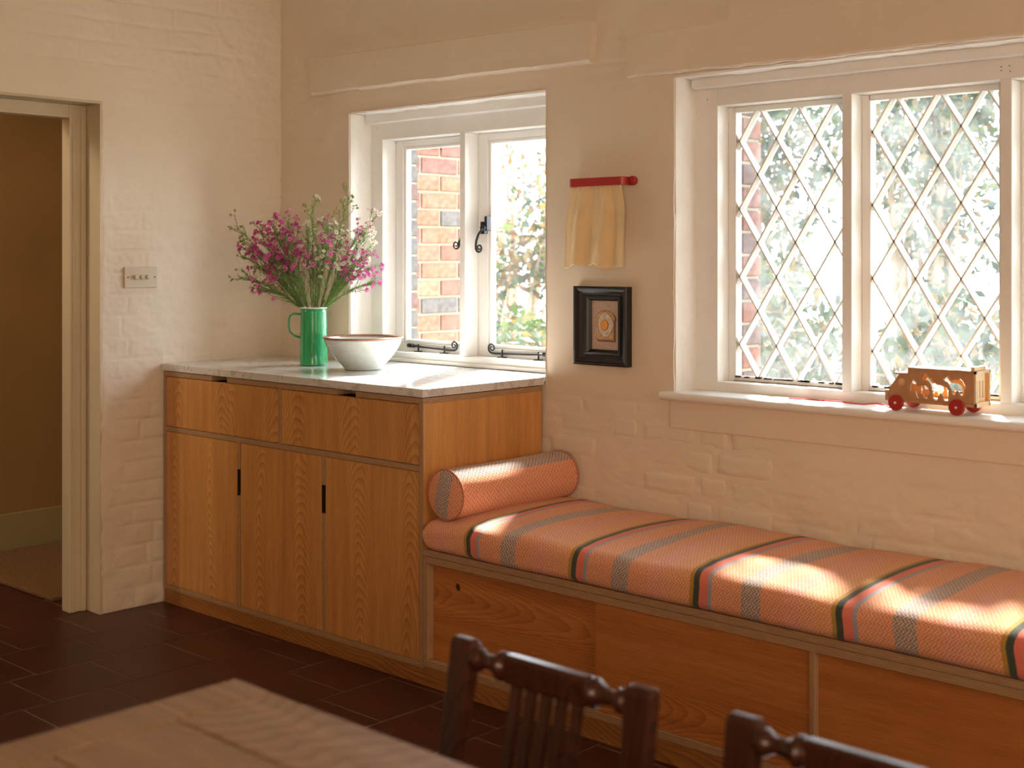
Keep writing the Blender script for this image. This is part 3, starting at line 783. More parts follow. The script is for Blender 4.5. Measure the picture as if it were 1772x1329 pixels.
# ---------------------------------------------------------------- floor of quarry tiles, ceiling, far walls
floor = box('floor', -1.5, 7.2, -7.2, 0.35, -0.10, -0.0014, M_grout, bev=0); tag(floor, kind='structure'); floor['label'] = 'dark red quarry tile floor'
tile_me = {}
def tile(x0, x1, y0, y1):
    key = (round(x1 - x0, 3), round(y1 - y0, 3))
    if key not in tile_me:
        bm = bmesh.new(); a, b = key[0] / 2, key[1] / 2
        bx(bm, -a, a, -b, b, -0.006, 0.0)
        bmesh.ops.bevel(bm, geom=[e_ for e_ in bm.edges if (e_.verts[0].co.z > -0.001 and e_.verts[1].co.z > -0.001)], offset=0.0015, segments=1, affect='EDGES')
        mm = bpy.data.meshes.new('tile'); bm.to_mesh(mm); bm.free(); mm.materials.append(M_tile); tile_me[key] = mm
    o = bpy.data.objects.new('tile', tile_me[key]); COL.objects.link(o); o.parent = floor
    o.location = ((x0 + x1) / 2, (y0 + y1) / 2, random.uniform(-0.0006, 0.0004))
    o.rotation_euler = (random.uniform(-.002, .002), random.uniform(-.002, .002), 0)
rest = bmesh.new()
G_ = 0.0032
cw, tl = 0.2795, 0.2775
for c in range(-6, 17):
    xa = 0.4835 + c * cw; xb = xa + cw - G_
    off = -0.857 - 0.0925 * c
    for r in range(-30, 16):
        ya = off + r * tl; yb = ya + tl - G_
        y0_, y1_ = max(ya, -6.9), min(yb, -0.50 if xb > 0 else 0.3)
        if y1_ - y0_ < 0.02: continue
        x0_, x1_ = xa, xb
        if x0_ < -1.27:
            x0_ = -1.27
            if x1_ - x0_ < 0.02: continue
        vis = (x1_ < 3.4 and y0_ > -2.5 and x0_ > -1.3)
        if vis: tile(x0_, x1_, y0_, y1_)
        else: bx(rest, x0_, x1_, y0_, y1_, -0.006, 0.0)
tag(obj('tile_field', rest, M_tile, floor), kind='stuff')
ceil = box('ceiling', -1.5, 7.2, -7.2, 0.35, 2.5, 2.6, mat('ceiling_paint', (0.78, 0.70, 0.6, 1), 0.8), bev=0); tag(ceil, kind='structure'); ceil['label'] = 'pale ceiling, above the picture'
w = box('wall_back', -0.3, 7.2, -7.2, -7.0, 0, 2.6, M_plaster, bev=0); tag(w, kind='structure'); w['label'] = 'painted wall behind the camera'
w = box('wall_far_right', 7.0, 7.2, -7.0, 0.0, 0, 2.6, M_plaster, bev=0); tag(w, kind='structure'); w['label'] = 'painted wall right of the camera'

# ---------------------------------------------------------------- light switch
sw = empty('light_switch', (0.006, -0.660, 1.243), 'white three-gang dimmer switch plate beside the doorway', 'switch')
bm = bmesh.new(); bx(bm, 0.0, 0.011, -0.730, -0.590, 1.203, 1.283); obj('plate', bm, mat('switch_plate', (0.66, 0.57, 0.44, 1), 0.4), sw, bev=0.003)
for yy in (-0.686, -0.661, -0.636):
    bm = bmesh.new(); lathe_bm(bm, [(0.0085, 0.010), (0.0085, 0.024), (0.0070, 0.0265)], (0, yy, 1.2435), 'x', 20); obj('dimmer_knob', bm, mat('switch_knob', (0.66, 0.58, 0.44, 1), 0.35), sw, smooth=False, bev=0.001)
for yy in (-0.717, -0.603):
    bm = bmesh.new(); lathe_bm(bm, [(0.0028, 0.010), (0.0028, 0.0118)], (0, yy, 1.2435), 'x', 12); obj('screw', bm, M_spot, sw)

# ---------------------------------------------------------------- cabinet
YF = -0.562
cab = empty('cabinet', (0.73, -0.28, 0.0), 'oak-faced plywood cabinet with three doors and two drawers under the marble worktop', 'cabinet')
P = cab
box('carcass_side', 0.0085, 0.0255, YF, -0.012, 0.0535, 0.866, M_plyv, P)
box('side_panel', 1.4395, 1.4560, YF, -0.012, 0.0535, 0.8655, [M_oak_side], P)
# plywood front edge of the side panel
box('side_edge', 1.4392, 1.4560, YF - 0.0012, YF + 0.001, 0.0535, 0.866, M_plyv, P)
bm = bmesh.new()  # top board with two finger cut-outs
for a, b in ((0.0085, 0.329), (0.424, 1.045), (1.138, 1.4560)): bx(bm, a, b, YF - 0.001, -0.5, 0.8655, 0.8835)
bx(bm, 0.0085, 1.4560, -0.5, -0.012, 0.8655, 0.8835)
obj('top_board', bm, M_plyh, P, bev=0.0006)
box('mid_rail', 0.0255, 1.4392, YF - 0.0005, -0.02, 0.6565, 0.6740, M_plyh, P)
box('bottom_board', 0.0085, 1.4392, YF - 0.0005, -0.02, 0.0535, 0.0705, M_plyh, P)
box('drawer_divider', 0.7255, 0.7430, YF, -0.03, 0.6740, 0.8655, M_plyv, P)
for xd in (0.4875, 0.9645):
    bm = bmesh.new(); bx(bm, xd, xd + 0.017, YF, -0.03, 0.0705, 0.465); bx(bm, xd, xd + 0.017, YF, -0.03, 0.560, 0.6565); obj('door_divider', bm, M_plyv, P, bev=0.0005)
box('back_board', 0.0255, 1.4392, -0.03, -0.014, 0.0535, 0.8655, M_dark, P)
for xd in (0.4858, 0.9628):  # near-black liners paint the shade inside the finger cut-outs
    box('slot_shade', xd, xd + 0.0012, YF + 0.0005, YF + 0.05, 0.4655, 0.5595, M_dark, P, bev=0)
    box('slot_shade', xd, xd + 0.020, YF + 0.019, YF + 0.021, 0.4655, 0.5595, M_dark, P, bev=0)
box('plinth', 0.0085, 1.4560, YF + 0.003, YF + 0.021, 0.0, 0.0525, M_plinth, P)
for i, (a, b) in enumerate(((0.0275, 0.4855), (0.5065, 0.9625), (0.9835, 1.4370))):
    box('door', a, b, YF, YF + 0.018, 0.0725, 0.6545, M_oak_v[i], P)
for i, (a, b) in enumerate(((0.0275, 0.7235), (0.7450, 1.4370))):
    box('drawer', a, b, YF, YF + 0.018, 0.6765, 0.8630, M_oak_dr[i], P)

bm = bmesh.new()
prism_bm(bm, [(0.003, -0.5685), (1.4605, -0.5685), (1.4605, -0.004), (1.4560, 0.001), (1.4560, 0.113), (0.4440, 0.113), (0.4440, -0.003), (0.003, -0.003)], 'z', 0.8860, 0.9125)
wt = obj('worktop', bm, M_marble, None, bev=0.002); tag(wt, 'pale veined marble worktop on the oak cabinet', 'worktop')

# ---------------------------------------------------------------- window bench
bench = empty('window_bench', (2.8, -0.28, 0.0), 'long oak plywood window seat with sliding doors under the striped cushion', 'bench')
P = bench; XE = 4.10
box('seat_board', 1.4563, XE, YF - 0.001, -0.012, 0.4015, 0.4195, M_plyh, P)
box('top_rail', 1.4563, XE, YF, YF + 0.055, 0.3790, 0.3990, M_plyh, P)
box('back_rail', 1.4563, XE, -0.05, -0.012, 0.3790, 0.3990, M_plyh, P)
box('end_stile', 1.4563, 1.4735, YF, -0.012, 0.0816, 0.3788, M_plyv, P)
box('bottom_board', 1.4563, XE, YF, -0.012, 0.0600, 0.0815, M_plyh, P)
box('plinth', 1.4563, XE, YF + 0.003, YF + 0.021, 0.0, 0.0597, M_plinth, P)
box('upright', 2.7985, 2.8110, YF, YF + 0.06, 0.0815, 0.3790, M_plyv, P)
box('back_board', 1.4735, XE, -0.03, -0.014, 0.0815, 0.3790, M_dark, P)
me = cutout_mesh('sliding_door', [(1.4745, 0.083), (2.18, 0.083), (2.18, 0.378), (1.4745, 0.378)], [[(1.578 + 0.0125 * math.cos(t * math.pi / 12), 0.317 + 0.0125 * math.sin(t * math.pi / 12)) for t in range(24)]], YF + 0.027, YF + 0.040)
finish('sliding_door', me, M_oak_h[0], P)
bm = bmesh.new(); lathe_bm(bm, [(0.0125, 0), (0.0125, 0.004)], (1.578, YF + 0.0345, 0.317), 'y', 24); obj('finger_hole', bm, mat('finger_cup', (0.06, 0.025, 0.012, 1), 0.5), P)
box('sliding_door', 2.135, 2.7980, YF + 0.006, YF + 0.024, 0.0830, 0.3775, M_oak_h[1], P)
box('sliding_door', 2.8115, XE, YF + 0.020, YF + 0.036, 0.0830, 0.3785, M_oak_h[2], P)

# ---------------------------------------------------------------- seat cushion
def add_uv(me, uvs):
    uvl = me.uv_layers.new(name='UVMap')
    vi = np.empty(len(me.loops), np.int32); me.loops.foreach_get('vertex_index', vi)
    uvl.data.foreach_set('uv', np.asarray(uvs, np.float32)[vi].ravel())
def cushion():
    x0, x1 = 1.466, 3.98; y0, y1 = -0.578, -0.008; z0, z1 = 0.4205, 0.5235
    ctrl = []
    def arc(cy, cz, ry, rz, a0, a1, n):
        for i in range(n + 1):
            a = a0 + (a1 - a0) * i / n
            ctrl.append((cy + ry * math.cos(a), cz + rz * math.sin(a)))
    # bottom centre -> front -> top -> back
    ctrl.append((-0.25, z0)); ctrl.append((-0.45, z0))
    arc(y0 + 0.030, z0 + 0.026, 0.030, 0.026, -math.pi / 2, -math.pi, 6)
    arc(y0 + 0.040, z1 - 0.042, 0.042, 0.038, math.pi, math.pi / 2, 9)
    for i in range(1, 9): ctrl.append((y0 + 0.040 + (y1 - y0 - 0.08) * i / 9, z1 + 0.000 + 0.010 * math.sin(math.pi * i / 9 * 0.9)))
    arc(y1 - 0.035, z1 - 0.03, 0.035, 0.03, math.pi / 2, 0, 5)
    arc(y1 - 0.02, z0 + 0.02, 0.02, 0.02, 0, -math.pi / 2, 3)
    ctrl = np.array(ctrl)
    seglen = np.r_[0, np.cumsum(np.hypot(*(ctrl[1:] - ctrl[:-1]).T))]
    cen = np.array([(y0 + y1) / 2, (z0 + z1) / 2])
    xs = np.r_[x0 + 0.030 * (1 - np.cos(np.linspace(0, math.pi / 2, 7))), np.linspace(x0 + 0.04, x1, 190)]
    V, UV, F = [], [], []
    npf = len(ctrl)
    for i, x in enumerate(xs):
        tt = min(1, (x - x0) / 0.030); sh = 1 - (1 - math.sqrt(max(0, 1 - (1 - tt) ** 2))) * 0.5
        for k, (y, z) in enumerate(ctrl):
            dy, dz = (y - cen[0]), (z - cen[1])
            ins = (1 - sh) * 0.05
            yy = cen[0] + dy * (1 - ins * 0.6); zz = cen[1] + dz * (1 - (1 - sh) * 1.5)
            wv = 0.0035 * math.sin(x * 9 + y * 5) * (1 if z > z0 + 0.03 else 0) + 0.002 * math.sin(x * 23 + 1.3 + y * 11) * (1 if z > z0 + 0.03 else 0)
            V.append((x, yy + (0.003 * math.sin(x * 13) if y < -0.5 else 0), zz + wv))
            UV.append((x - 1.6545 + 4 * 0.4055 + 0.0035 * math.sin(z * 60 + x * 3), seglen[k]))
    n = len(xs)
    for i in range(n - 1):
        for k in range(npf - 1): F.append((i * npf + k, (i + 1) * npf + k, (i + 1) * npf + k + 1, i * npf + k + 1))
        F.append((i * npf + npf - 1, (i + 1) * npf + npf - 1, (i + 1) * npf, i * npf))
    F.append(tuple(range(npf))); F.append(tuple((n - 1) * npf + k for k in range(npf))[::-1])
    me = bpy.data.meshes.new('seat_cushion'); me.from_pydata(V, [], F); add_uv(me, UV)
    bm = bmesh.new(); bm.from_mesh(me); bmesh.ops.recalc_face_normals(bm, faces=bm.faces); bm.to_mesh(me); bm.free()
    return me
cu_ = finish('seat_cushion', cushion(), M_fab, None, smooth=True)
tag(cu_, 'long orange, pink and blue striped woven seat cushion on the bench', 'cushion')

# bolster
BC_ = Vector((1.548, -0.29, 0.5975)); BR = 0.0755; BY0, BY1 = -0.553, -0.022
bol = empty('bolster_cushion', (BC_.x, BC_.y, BC_.z - BR), 'round striped bolster lying on the seat cushion against the cabinet', 'bolster')
def bolster():
    n = 64; prof = [(BY0, BR * 0.985), (BY0 + 0.008, BR), (BY0 + 0.05, BR * 1.005)] + [(BY0 + (BY1 - BY0) * t, BR * (1.0 + 0.012 * math.sin(t * 9))) for t in np.linspace(0.15, 0.85, 12)] + [(BY1 - 0.05, BR * 1.005), (BY1 - 0.008, BR), (BY1, BR * 0.985)]
    V, UV, F = [], [], []
    for (y, r) in prof:
        for k in range(n + 1):
            a = 2 * math.pi * k / n      # 0 = +x, goes up
            V.append((BC_.x + r * math.cos(a), y, BC_.z + r * math.sin(a)))
            # arc length from the seam; blue stripe sits near the top, slightly towards the wall side
            s_ = (a - math.radians(126)) * BR
            if a > math.radians(306): s_ -= 2 * math.pi * BR
            UV.append(((0.505 * 0.4055) - (a - math.radians(47)) * BR * 0.72 - (0 if a < math.radians(250) else 0) + 4.055, y))
    for i in range(len(prof) - 1):
        for k in range(n): F.append((i * (n + 1) + k, i * (n + 1) + k + 1, (i + 1) * (n + 1) + k + 1, (i + 1) * (n + 1) + k))
    me = bpy.data.meshes.new('cover'); me.from_pydata(V, [], F); add_uv(me, UV); return me
finish('cover', bolster(), M_fab, bol, smooth=True)
for yy, sg in ((BY0, -1), (BY1, 1)):
    V, UV, F = [(BC_.x, yy + sg * 0.010, BC_.z)], [(0, 0)], []
    rings = [0.25, 0.5, 0.75, 0.92, 1.0]; n = 48
    for q in rings:
        for k in range(n):
            a = 2 * math.pi * k / n
            V.append((BC_.x + BR * .985 * q * math.cos(a), yy + sg * 0.010 * (1 - q ** 3), BC_.z + BR * .985 * q * math.sin(a)))
    ca, sa = math.cos(math.radians(12)), math.sin(math.radians(12))
    UV = [((v[0] - BC_.x) * ca - (v[2] - BC_.z) * sa + 0.432 * 0.4055 + 0.008 + 4.055, (v[2] - BC_.z) * ca + (v[0] - BC_.x) * sa) for v in V]
    for k in range(n): F.append((0, 1 + k, 1 + (k + 1) % n))
    for q in range(len(rings) - 1):
        for k in range(n): F.append((1 + q * n + k, 1 + (q + 1) * n + k, 1 + (q + 1) * n + (k + 1) % n, 1 + q * n + (k + 1) % n))
    me = bpy.data.meshes.new('end_cap'); me.from_pydata(V, [], F); add_uv(me, UV)
    finish('end_cap', me, M_fab, bol, smooth=True)
    bm = bmesh.new(); tube_bm(bm, [(BC_.x + BR * 1.0 * math.cos(2 * math.pi * k / 48), yy, BC_.z + BR * 1.0 * math.sin(2 * math.pi * k / 48)) for k in range(49)], 0.0028, 8, cap=False)
    obj('piping', bm, M_pipe, bol, smooth=True)

# ---------------------------------------------------------------- jug
JX, JY, JZ = 0.500, -0.228, 0.9128
jug = empty('enamel_jug', (JX, JY, JZ), 'tall green enamel jug on the marble worktop holding the flowers', 'jug')
bm = bmesh.new()
pr = [(0.030, 0.0035), (0.0495, 0.0), (0.0525, 0.004), (0.0525, 0.010), (0.0520, 0.05), (0.0512, 0.10), (0.0502, 0.16), (0.0492, 0.200), (0.0495, 0.215), (0.0475, 0.215), (0.0470, 0.200), (0.049, 0.10), (0.050, 0.012), (0.01, 0.010)]
lathe_bm(bm, pr, (JX, JY, JZ), 'z', 48)
obj('body', bm, M_green, jug, smooth=True)
bm = bmesh.new(); tube_bm(bm, [(JX + 0.0487 * math.cos(2 * math.pi * k / 48), JY + 0.0487 * math.sin(2 * math.pi * k / 48), JZ + 0.216) for k in range(49)], 0.0026, 8, cap=False)
obj('rim', bm, M_rimwhite, jug, smooth=True)
hd = Vector((-0.7325, -0.6808, 0))      # handle points to the left of the picture
hp = [(0.048, 0.192), (0.075, 0.194), (0.088, 0.186), (0.093, 0.170), (0.093, 0.145), (0.088, 0.125), (0.072, 0.110), (0.050, 0.104)]
bm = bmesh.new(); tube_bm(bm, [(JX + hd.x * r, JY + hd.y * r, JZ + h) for r, h in hp], 0.0042, 8)
obj('handle', bm, M_green, jug, smooth=True)

# ---------------------------------------------------------------- bowl
QX, QY, QZ = 0.780, -0.225, 0.9128
def bowl_mat():
    m = mat('stoneware_glaze', (0.62, 0.66, 0.60, 1), 0.22, coat=0.4)
    nt = m.node_tree; N = nt.nodes; L = nt.links; b = N['Principled BSDF']
    g_ = N.new('ShaderNodeNewGeometry'); s = N.new('ShaderNodeSeparateXYZ'); L.new(g_.outputs['Position'], s.inputs[0])
    r = N.new('ShaderNodeMapRange'); r.inputs[1].default_value = QZ + 0.107; r.inputs[2].default_value = QZ + 0.1135; L.new(s.outputs[2], r.inputs[0])
    n = N.new('ShaderNodeTexNoise'); n.inputs['Scale'].default_value = 60; L.new(g_.outputs['Position'], n.inputs[0])
    rr = N.new('ShaderNodeValToRGB'); e = rr.color_ramp.elements; e[0].color = (0.56, 0.64, 0.60, 1); e[1].color = (0.72, 0.75, 0.71, 1); L.new(n.outputs[0], rr.inputs[0])
    mm = N.new('ShaderNodeMix'); mm.data_type = 'RGBA'; L.new(r.outputs[0], mm.inputs[0]); L.new(rr.outputs[0], mm.inputs[6]); mm.inputs[7].default_value = (0.26, 0.10, 0.05, 1)
    L.new(mm.outputs[2], b.inputs['Base Color']); return m
out = [(0.058, 0.0), (0.066, 0.002), (0.069, 0.008)]
for i in range(40):
    t = i / 39; h = 0.010 + 0.102 * t; r = 0.070 + 0.070 * (1 - (1 - t) ** 1.55) + 0.0006 * math.sin(t * 60)
    out.append((r, h))
out += [(0.1455, 0.114), (0.1475, 0.117), (0.1455, 0.1195), (0.141, 0.117)]
inn = [(r - 0.006, h + 0.004) for r, h in out[3:-5]][::-1] + [(0.05, 0.012), (0.002, 0.010)]
bm = bmesh.new(); lathe_bm(bm, out + inn, (QX, QY, QZ), 'z', 72)
bw = obj('stoneware_bowl', bm, bowl_mat(), None, smooth=True)
tag(bw, 'wide pale green stoneware bowl with brown rim beside the green jug', 'bowl')

# ---------------------------------------------------------------- waxflower sprigs
M_stem = mat('brown_stem', (0.16, 0.085, 0.035, 1), 0.8)
M_stem2 = mat('green_stem', (0.10, 0.15, 0.04, 1), 0.8)
def leafmat(name, c, tr=0.35):
    m = mat(name, c, 0.6, var=0.3, vscale=30)
    nt = m.node_tree; N = nt.nodes; L = nt.links; b = N['Principled BSDF']
    out_ = [n for n in N if n.type == 'OUTPUT_MATERIAL'][0]
    t = N.new('ShaderNodeBsdfTranslucent'); t.inputs[0].default_value = (min(1, c[0] * 1.5), min(1, c[1] * 1.4), c[2], 1)
    x = N.new('ShaderNodeMixShader'); x.inputs[0].default_value = tr; L.new(b.outputs[0], x.inputs[1]); L.new(t.outputs[0], x.inputs[2]); L.new(x.outputs[0], out_.inputs[0])
    return m
M_needle = leafmat('needle_leaf', (0.17, 0.34, 0.09, 1)); M_bud = leafmat('bud_green', (0.34, 0.36, 0.14, 1))
M_pink = leafmat('pink_petal', (0.72, 0.17, 0.50, 1), 0.4); M_pink2 = leafmat('dark_pink_petal', (0.46, 0.055, 0.25, 1), 0.3); M_pinkw = leafmat('pale_petal', (0.85, 0.80, 0.72, 1), 0.4)
def flower_mesh(name, m, r):
    bm = bmesh.new()
    for k in range(5):
        a = 2 * math.pi * k / 5; ca, sa = math.cos(a), math.sin(a)
        def P_(u, v, w_): return bm.verts.new((u * ca - v * sa, u * sa + v * ca, w_))
        v0 = P_(r * 0.15, 0, 0); v1 = P_(r * 0.6, r * 0.48, r * 0.22); v2 = P_(r, 0, r * 0.15); v3 = P_(r * 0.6, -r * 0.48, r * 0.22)
        bm.faces.new((v0, v3, v2, v1))
    c = [bm.verts.new((r * 0.28 * math.cos(a), r * 0.28 * math.sin(a), r * 0.1)) for a in (0, 1.257, 2.513, 3.77, 5.027)]
    t = bm.verts.new((0, 0, -r * 0.5))
    for i in range(5):
        f = bm.faces.new((c[i], c[(i + 1) % 5], t)); f.material_index = 1
    f = bm.faces.new(c); f.material_index = 1
    me = bpy.data.meshes.new(name); bm.to_mesh(me); bm.free(); me.materials.append(m); me.materials.append(M_pink2 if m != M_pinkw else M_bud); return me
FM = {'pink': [flower_mesh('flower', M_pink, 0.0072), flower_mesh('flower', M_pink2, 0.0062)], 'white': [flower_mesh('flower', M_pinkw, 0.0075), flower_mesh('flower', M_pinkw, 0.0055)]}
bm = bmesh.new(); lathe_bm(bm, [(0.0006, -0.004), (0.003, -0.001), (0.0034, 0.002), (0.0014, 0.0045)], (0, 0, 0), 'z', 6); bud_me = bpy.data.meshes.new('bud'); bm.to_mesh(bud_me); bm.free(); bud_me.materials.append(M_bud)
RGT = Vector((0.7325, 0.6808, 0)); FW = Vector((-0.6808, 0.7325, 0))
top = Vector((JX, JY, JZ + 0.205))
def sprig(du, dv, dd, kind, nfl, label, group):
    """tip at du right, dv up, dd away (metres) from the jug mouth"""
    tip = top + RGT * du + Vector((0, 0, dv)) + FW * dd
    e = empty('waxflower_sprig', top - Vector((0, 0, 0.1)), label, 'flower', group)
    base = Vector((JX, JY, JZ + 0.06)) - RGT * du * 0.12 - FW * dd * 0.1
    mth = top + RGT * max(-0.036, min(0.036, du * 0.20)) + FW * max(-0.03, min(0.03, dd * 0.2))
    ctl = mth.lerp(tip, 0.5) + Vector((0, 0, 0.02 + 0.10 * abs(du)))
    def main(t):
        if t < 0.25: return base.lerp(mth, t / 0.25)
        s_ = (t - 0.25) / 0.75
        return mth * (1 - s_) ** 2 + ctl * 2 * s_ * (1 - s_) + tip * s_ ** 2
    bs = bmesh.new()
    pts = [main(i / 16) for i in range(17)]
    tube_bm(bs, pts, [0.0016 - 0.0011 * i / 16 for i in range(17)], 5)
    nd = bmesh.new()
    def needle(p, d, l):
        d = d.normalized(); s_ = d.orthogonal().normalized() * 0.0009
        s_.rotate(Matrix.Rotation(random.uniform(0, 6.28), 3, d))
        vv = [nd.verts.new(p - s_), nd.verts.new(p + s_), nd.verts.new(p + d * l + s_ * 0.3), nd.verts.new(p + d * l - s_ * 0.3)]
        nd.faces.new(vv)
    fl = []
    nb = 15
    for bi in range(nb):
        t = 0.42 + 0.56 * bi / nb + random.uniform(-.02, .02)
        p = main(t); d = (main(min(1, t + 0.03)) - main(t - 0.03)).normalized()
        o_ = d.orthogonal().normalized(); o_.rotate(Matrix.Rotation(random.uniform(0, 6.28), 3, d))
        L_ = random.uniform(0.05, 0.105) * (1.08 - 0.65 * (bi / nb))
        bd = (d * 1.1 + o_ * 0.75 + Vector((0, 0, 0.25))).normalized()
        q = p + bd * L_
        tube_bm(bs, [p, p.lerp(q, 0.5) + o_ * 0.004, q], [0.0009, 0.0007, 0.0005], 4, cap=False)
        for k in range(9):
            s_ = random.random(); pp = p.lerp(q, s_); r_ = Vector((random.gauss(0, 1), random.gauss(0, 1), random.gauss(0, 1))).normalized()
            needle(pp, bd + r_ * 0.7, random.uniform(0.010, 0.024))
        # flower-bearing twigs
        for k in range(3):
            r_ = Vector((random.gauss(0, 1), random.gauss(0, 1), random.gauss(0, 1))).normalized()
            q2 = q + (bd + r_ * 0.9).normalized() * random.uniform(0.008, 0.022)
            tube_bm(bs, [q, q2], [0.0005, 0.0004], 3, cap=False)
            fl.append((q2, (bd + r_ * 0.6)))
        fl.append((q, bd))
    for k in range(230):
        t = random.uniform(0.27, 0.95); p = main(t); d = (main(min(1, t + 0.03)) - main(t - 0.03)).normalized()
        r_ = Vector((random.gauss(0, 1), random.gauss(0, 1), random.gauss(0, 1))).normalized()
        needle(p, d + r_ * 0.55, random.uniform(0.012, 0.032))
    obj('stem', bs, M_stem if random.random() < .6 else M_stem2, e)
    tag(obj('needles', nd, M_needle, e), kind='stuff')
    random.shuffle(fl)
    E_ = wloc(e)
    for i, (p, d) in enumerate(fl[:int(nfl * 1.5)]):
        if kind == 'bud': me_ = bud_me if i % 4 else FM['white'][1]
        elif kind == 'mix': me_ = random.choice([FM['pink'][0], FM['pink'][1], FM['white'][0]])
        else: me_ = random.choice(FM[kind])
        f = bpy.data.objects.new('bud' if me_ is bud_me else 'flower', me_); COL.objects.link(f); f.parent = e
        f.location = p - E_ + Vector((random.uniform(-1, 1), random.uniform(-1, 1), random.uniform(-1, 1))) * 0.004
        dd_ = (d.normalized() - FW * 0.5 + Vector((random.uniform(-.5, .5), random.uniform(-.5, .5), random.uniform(-.3, .5))))
        f.rotation_euler = dd_.to_track_quat('Z', 'Y').to_euler()
        s_ = random.uniform(1.0, 1.6); f.scale = (s_, s_, s_)
def px2(u, v): return (u - 545) / 449.0, (540 - v) / 449.0
W_ = 'waxflower sprig '
S = [(440, 385, 'pink', 36, W_ + 'with dark pink flowers, uppermost of the pink ones on the far left', 0.02),
     (470, 378, 'pink', 40, W_ + 'with magenta flowers in the top left of the bouquet', -0.04),
     (492, 372, 'pink', 40, W_ + 'with deep pink flowers standing against the room corner', 0.05),
     (425, 425, 'pink', 34, W_ + 'with pink flowers at mid height on the far left', -0.03),
     (440, 460, 'pink', 30, W_ + 'with drooping pink flowers, lower far left', 0.03),
     (455, 410, 'pink', 38, W_ + 'with bright pink flowers facing the room, centre left', -0.07),
     (500, 400, 'pink', 34, W_ + 'with pink flowers in front, just left of the middle', -0.09),
     (470, 440, 'pink', 30, W_ + 'with pink flowers low on the left front', -0.06),
     (480, 395, 'pink', 34, W_ + 'with dense dark pink flowers in the left half', 0.00),
     (448, 500, 'pink', 22, W_ + 'with pink flowers, lowest on the left of the bouquet', -0.02),
     (500, 460, 'pink', 24, W_ + 'with few pink flowers behind the stems, left of the middle', 0.06),
     (400, 385, 'bud', 30, W_ + 'of small green buds reaching furthest left', 0.0),
     (412, 440, 'bud', 18, W_ + 'of buds at the left edge, below the topmost left one', 0.03),
     (410, 480, 'bud', 14, W_ + 'of buds, lowest at the left edge of the bouquet', -0.02),
     (543, 340, 'bud', 34, W_ + 'of buds pointing straight up from the middle', 0.0),
     (612, 325, 'bud', 38, W_ + 'of buds, tallest of all, right of the middle', 0.0),
     (662, 362, 'mix', 30, W_ + 'with pink and white flowers topping the right side', 0.02),
     (530, 390, 'white', 30, W_ + 'with small white flowers beside the straight middle one', 0.03),
     (575, 385, 'white', 26, W_ + 'with white flowers just right of the middle', -0.04),
     (560, 420, 'white', 18, W_ + 'with few white flowers low in the middle front', -0.08),
     (595, 400, 'white', 26, W_ + 'with white flowers below the tallest sprig', 0.05),
     (566, 375, 'pink', 40, W_ + 'with pink flowers behind the middle white ones', 0.06),
     (575, 420, 'pink', 20, W_ + 'with pink flowers low in the middle of the bouquet', -0.08),
     (640, 405, 'white', 40, W_ + 'with dense white flowers glowing at the right', 0.02),
     (655, 430, 'white', 38, W_ + 'with white flowers, lower of the glowing ones at right', -0.02),
     (630, 390, 'mix', 36, W_ + 'with mixed pink and white flowers right of the tallest one', 0.05),
     (650, 460, 'pink', 34, W_ + 'with bright pink flowers at mid height on the far right', 0.0),
     (640, 440, 'pink', 30, W_ + 'with bright pink flowers in front of the white ones at right', -0.06),
     (655, 490, 'pink', 22, W_ + 'with pink flowers, lowest on the far right', 0.03),
     (625, 470, 'mix', 26, W_ + 'with scattered flowers low at the right', -0.05)]
for (u, v, k, n, lb, dd) in S:
    du, dv = px2(u, v)
    sprig(du * 0.93, dv * 0.93, dd, k, n, lb, 'waxflower sprigs in the green jug')

# ---------------------------------------------------------------- cloth on red wooden holder
ch = empty('wall_cloth_holder', (1.72, -0.02, 1.56), 'short red bentwood rail fixed to the wall between the windows', 'rail')
bm = bmesh.new()
# band: out from the wall at right, round the corner, along to the left
path = []
R_ = 0.030
for i in range(9):
    a = math.pi * 0.5 * i / 8
    path.append((1.800 + R_ * math.cos(a), -0.030 - 0.018 * math.sin(a)))
path = [(1.830, -0.001)] + path + [(1.640, -0.048)] + [(1.622 + 0.018 * math.cos(math.pi / 2 + a), -0.030 - 0.018 * math.sin(math.pi / 2 + a)) for a in np.linspace(0, math.pi / 2, 6)] + [(1.604, -0.001)]
zz0, zz1 = 1.549, 1.576
rows = []
for i, p in enumerate(path):
    q0 = Vector(path[max(i - 1, 0)]); q1 = Vector(path[min(i + 1, len(path) - 1)]); t = (q1 - q0).normalized(); nrm = Vector((-t.y, t.x)) * 0.0022
    rows.append([bm.verts.new((p[0] + nrm.x * s1, p[1] + nrm.y * s1, z)) for s1, z in ((1, zz0), (1, zz1), (-1, zz1), (-1, zz0))])
for i in range(len(rows) - 1):
    for k in range(4): bm.faces.new((rows[i][k], rows[i][(k + 1) % 4], rows[i + 1][(k + 1) % 4], rows[i + 1][k]))
bm.faces.new(rows[0]); bm.faces.new(rows[-1][::-1]); bmesh.ops.recalc_face_normals(bm, faces=bm.faces)
obj('bent_band', bm, M_red, ch, bev=0.001)
bm = bmesh.new(); lathe_bm(bm, [(0.015, 0.0), (0.015, -0.012), (0.012, -0.015), (0.006, -0.016), (0.006, -0.020), (0.001, -0.021)], (1.840, -0.0005, 1.5635), 'y', 28); obj('fixing_stud', bm, M_red, ch, smooth=False, bev=0.0005)
bm = bmesh.new()
NX, NZ = 90, 40; G = []
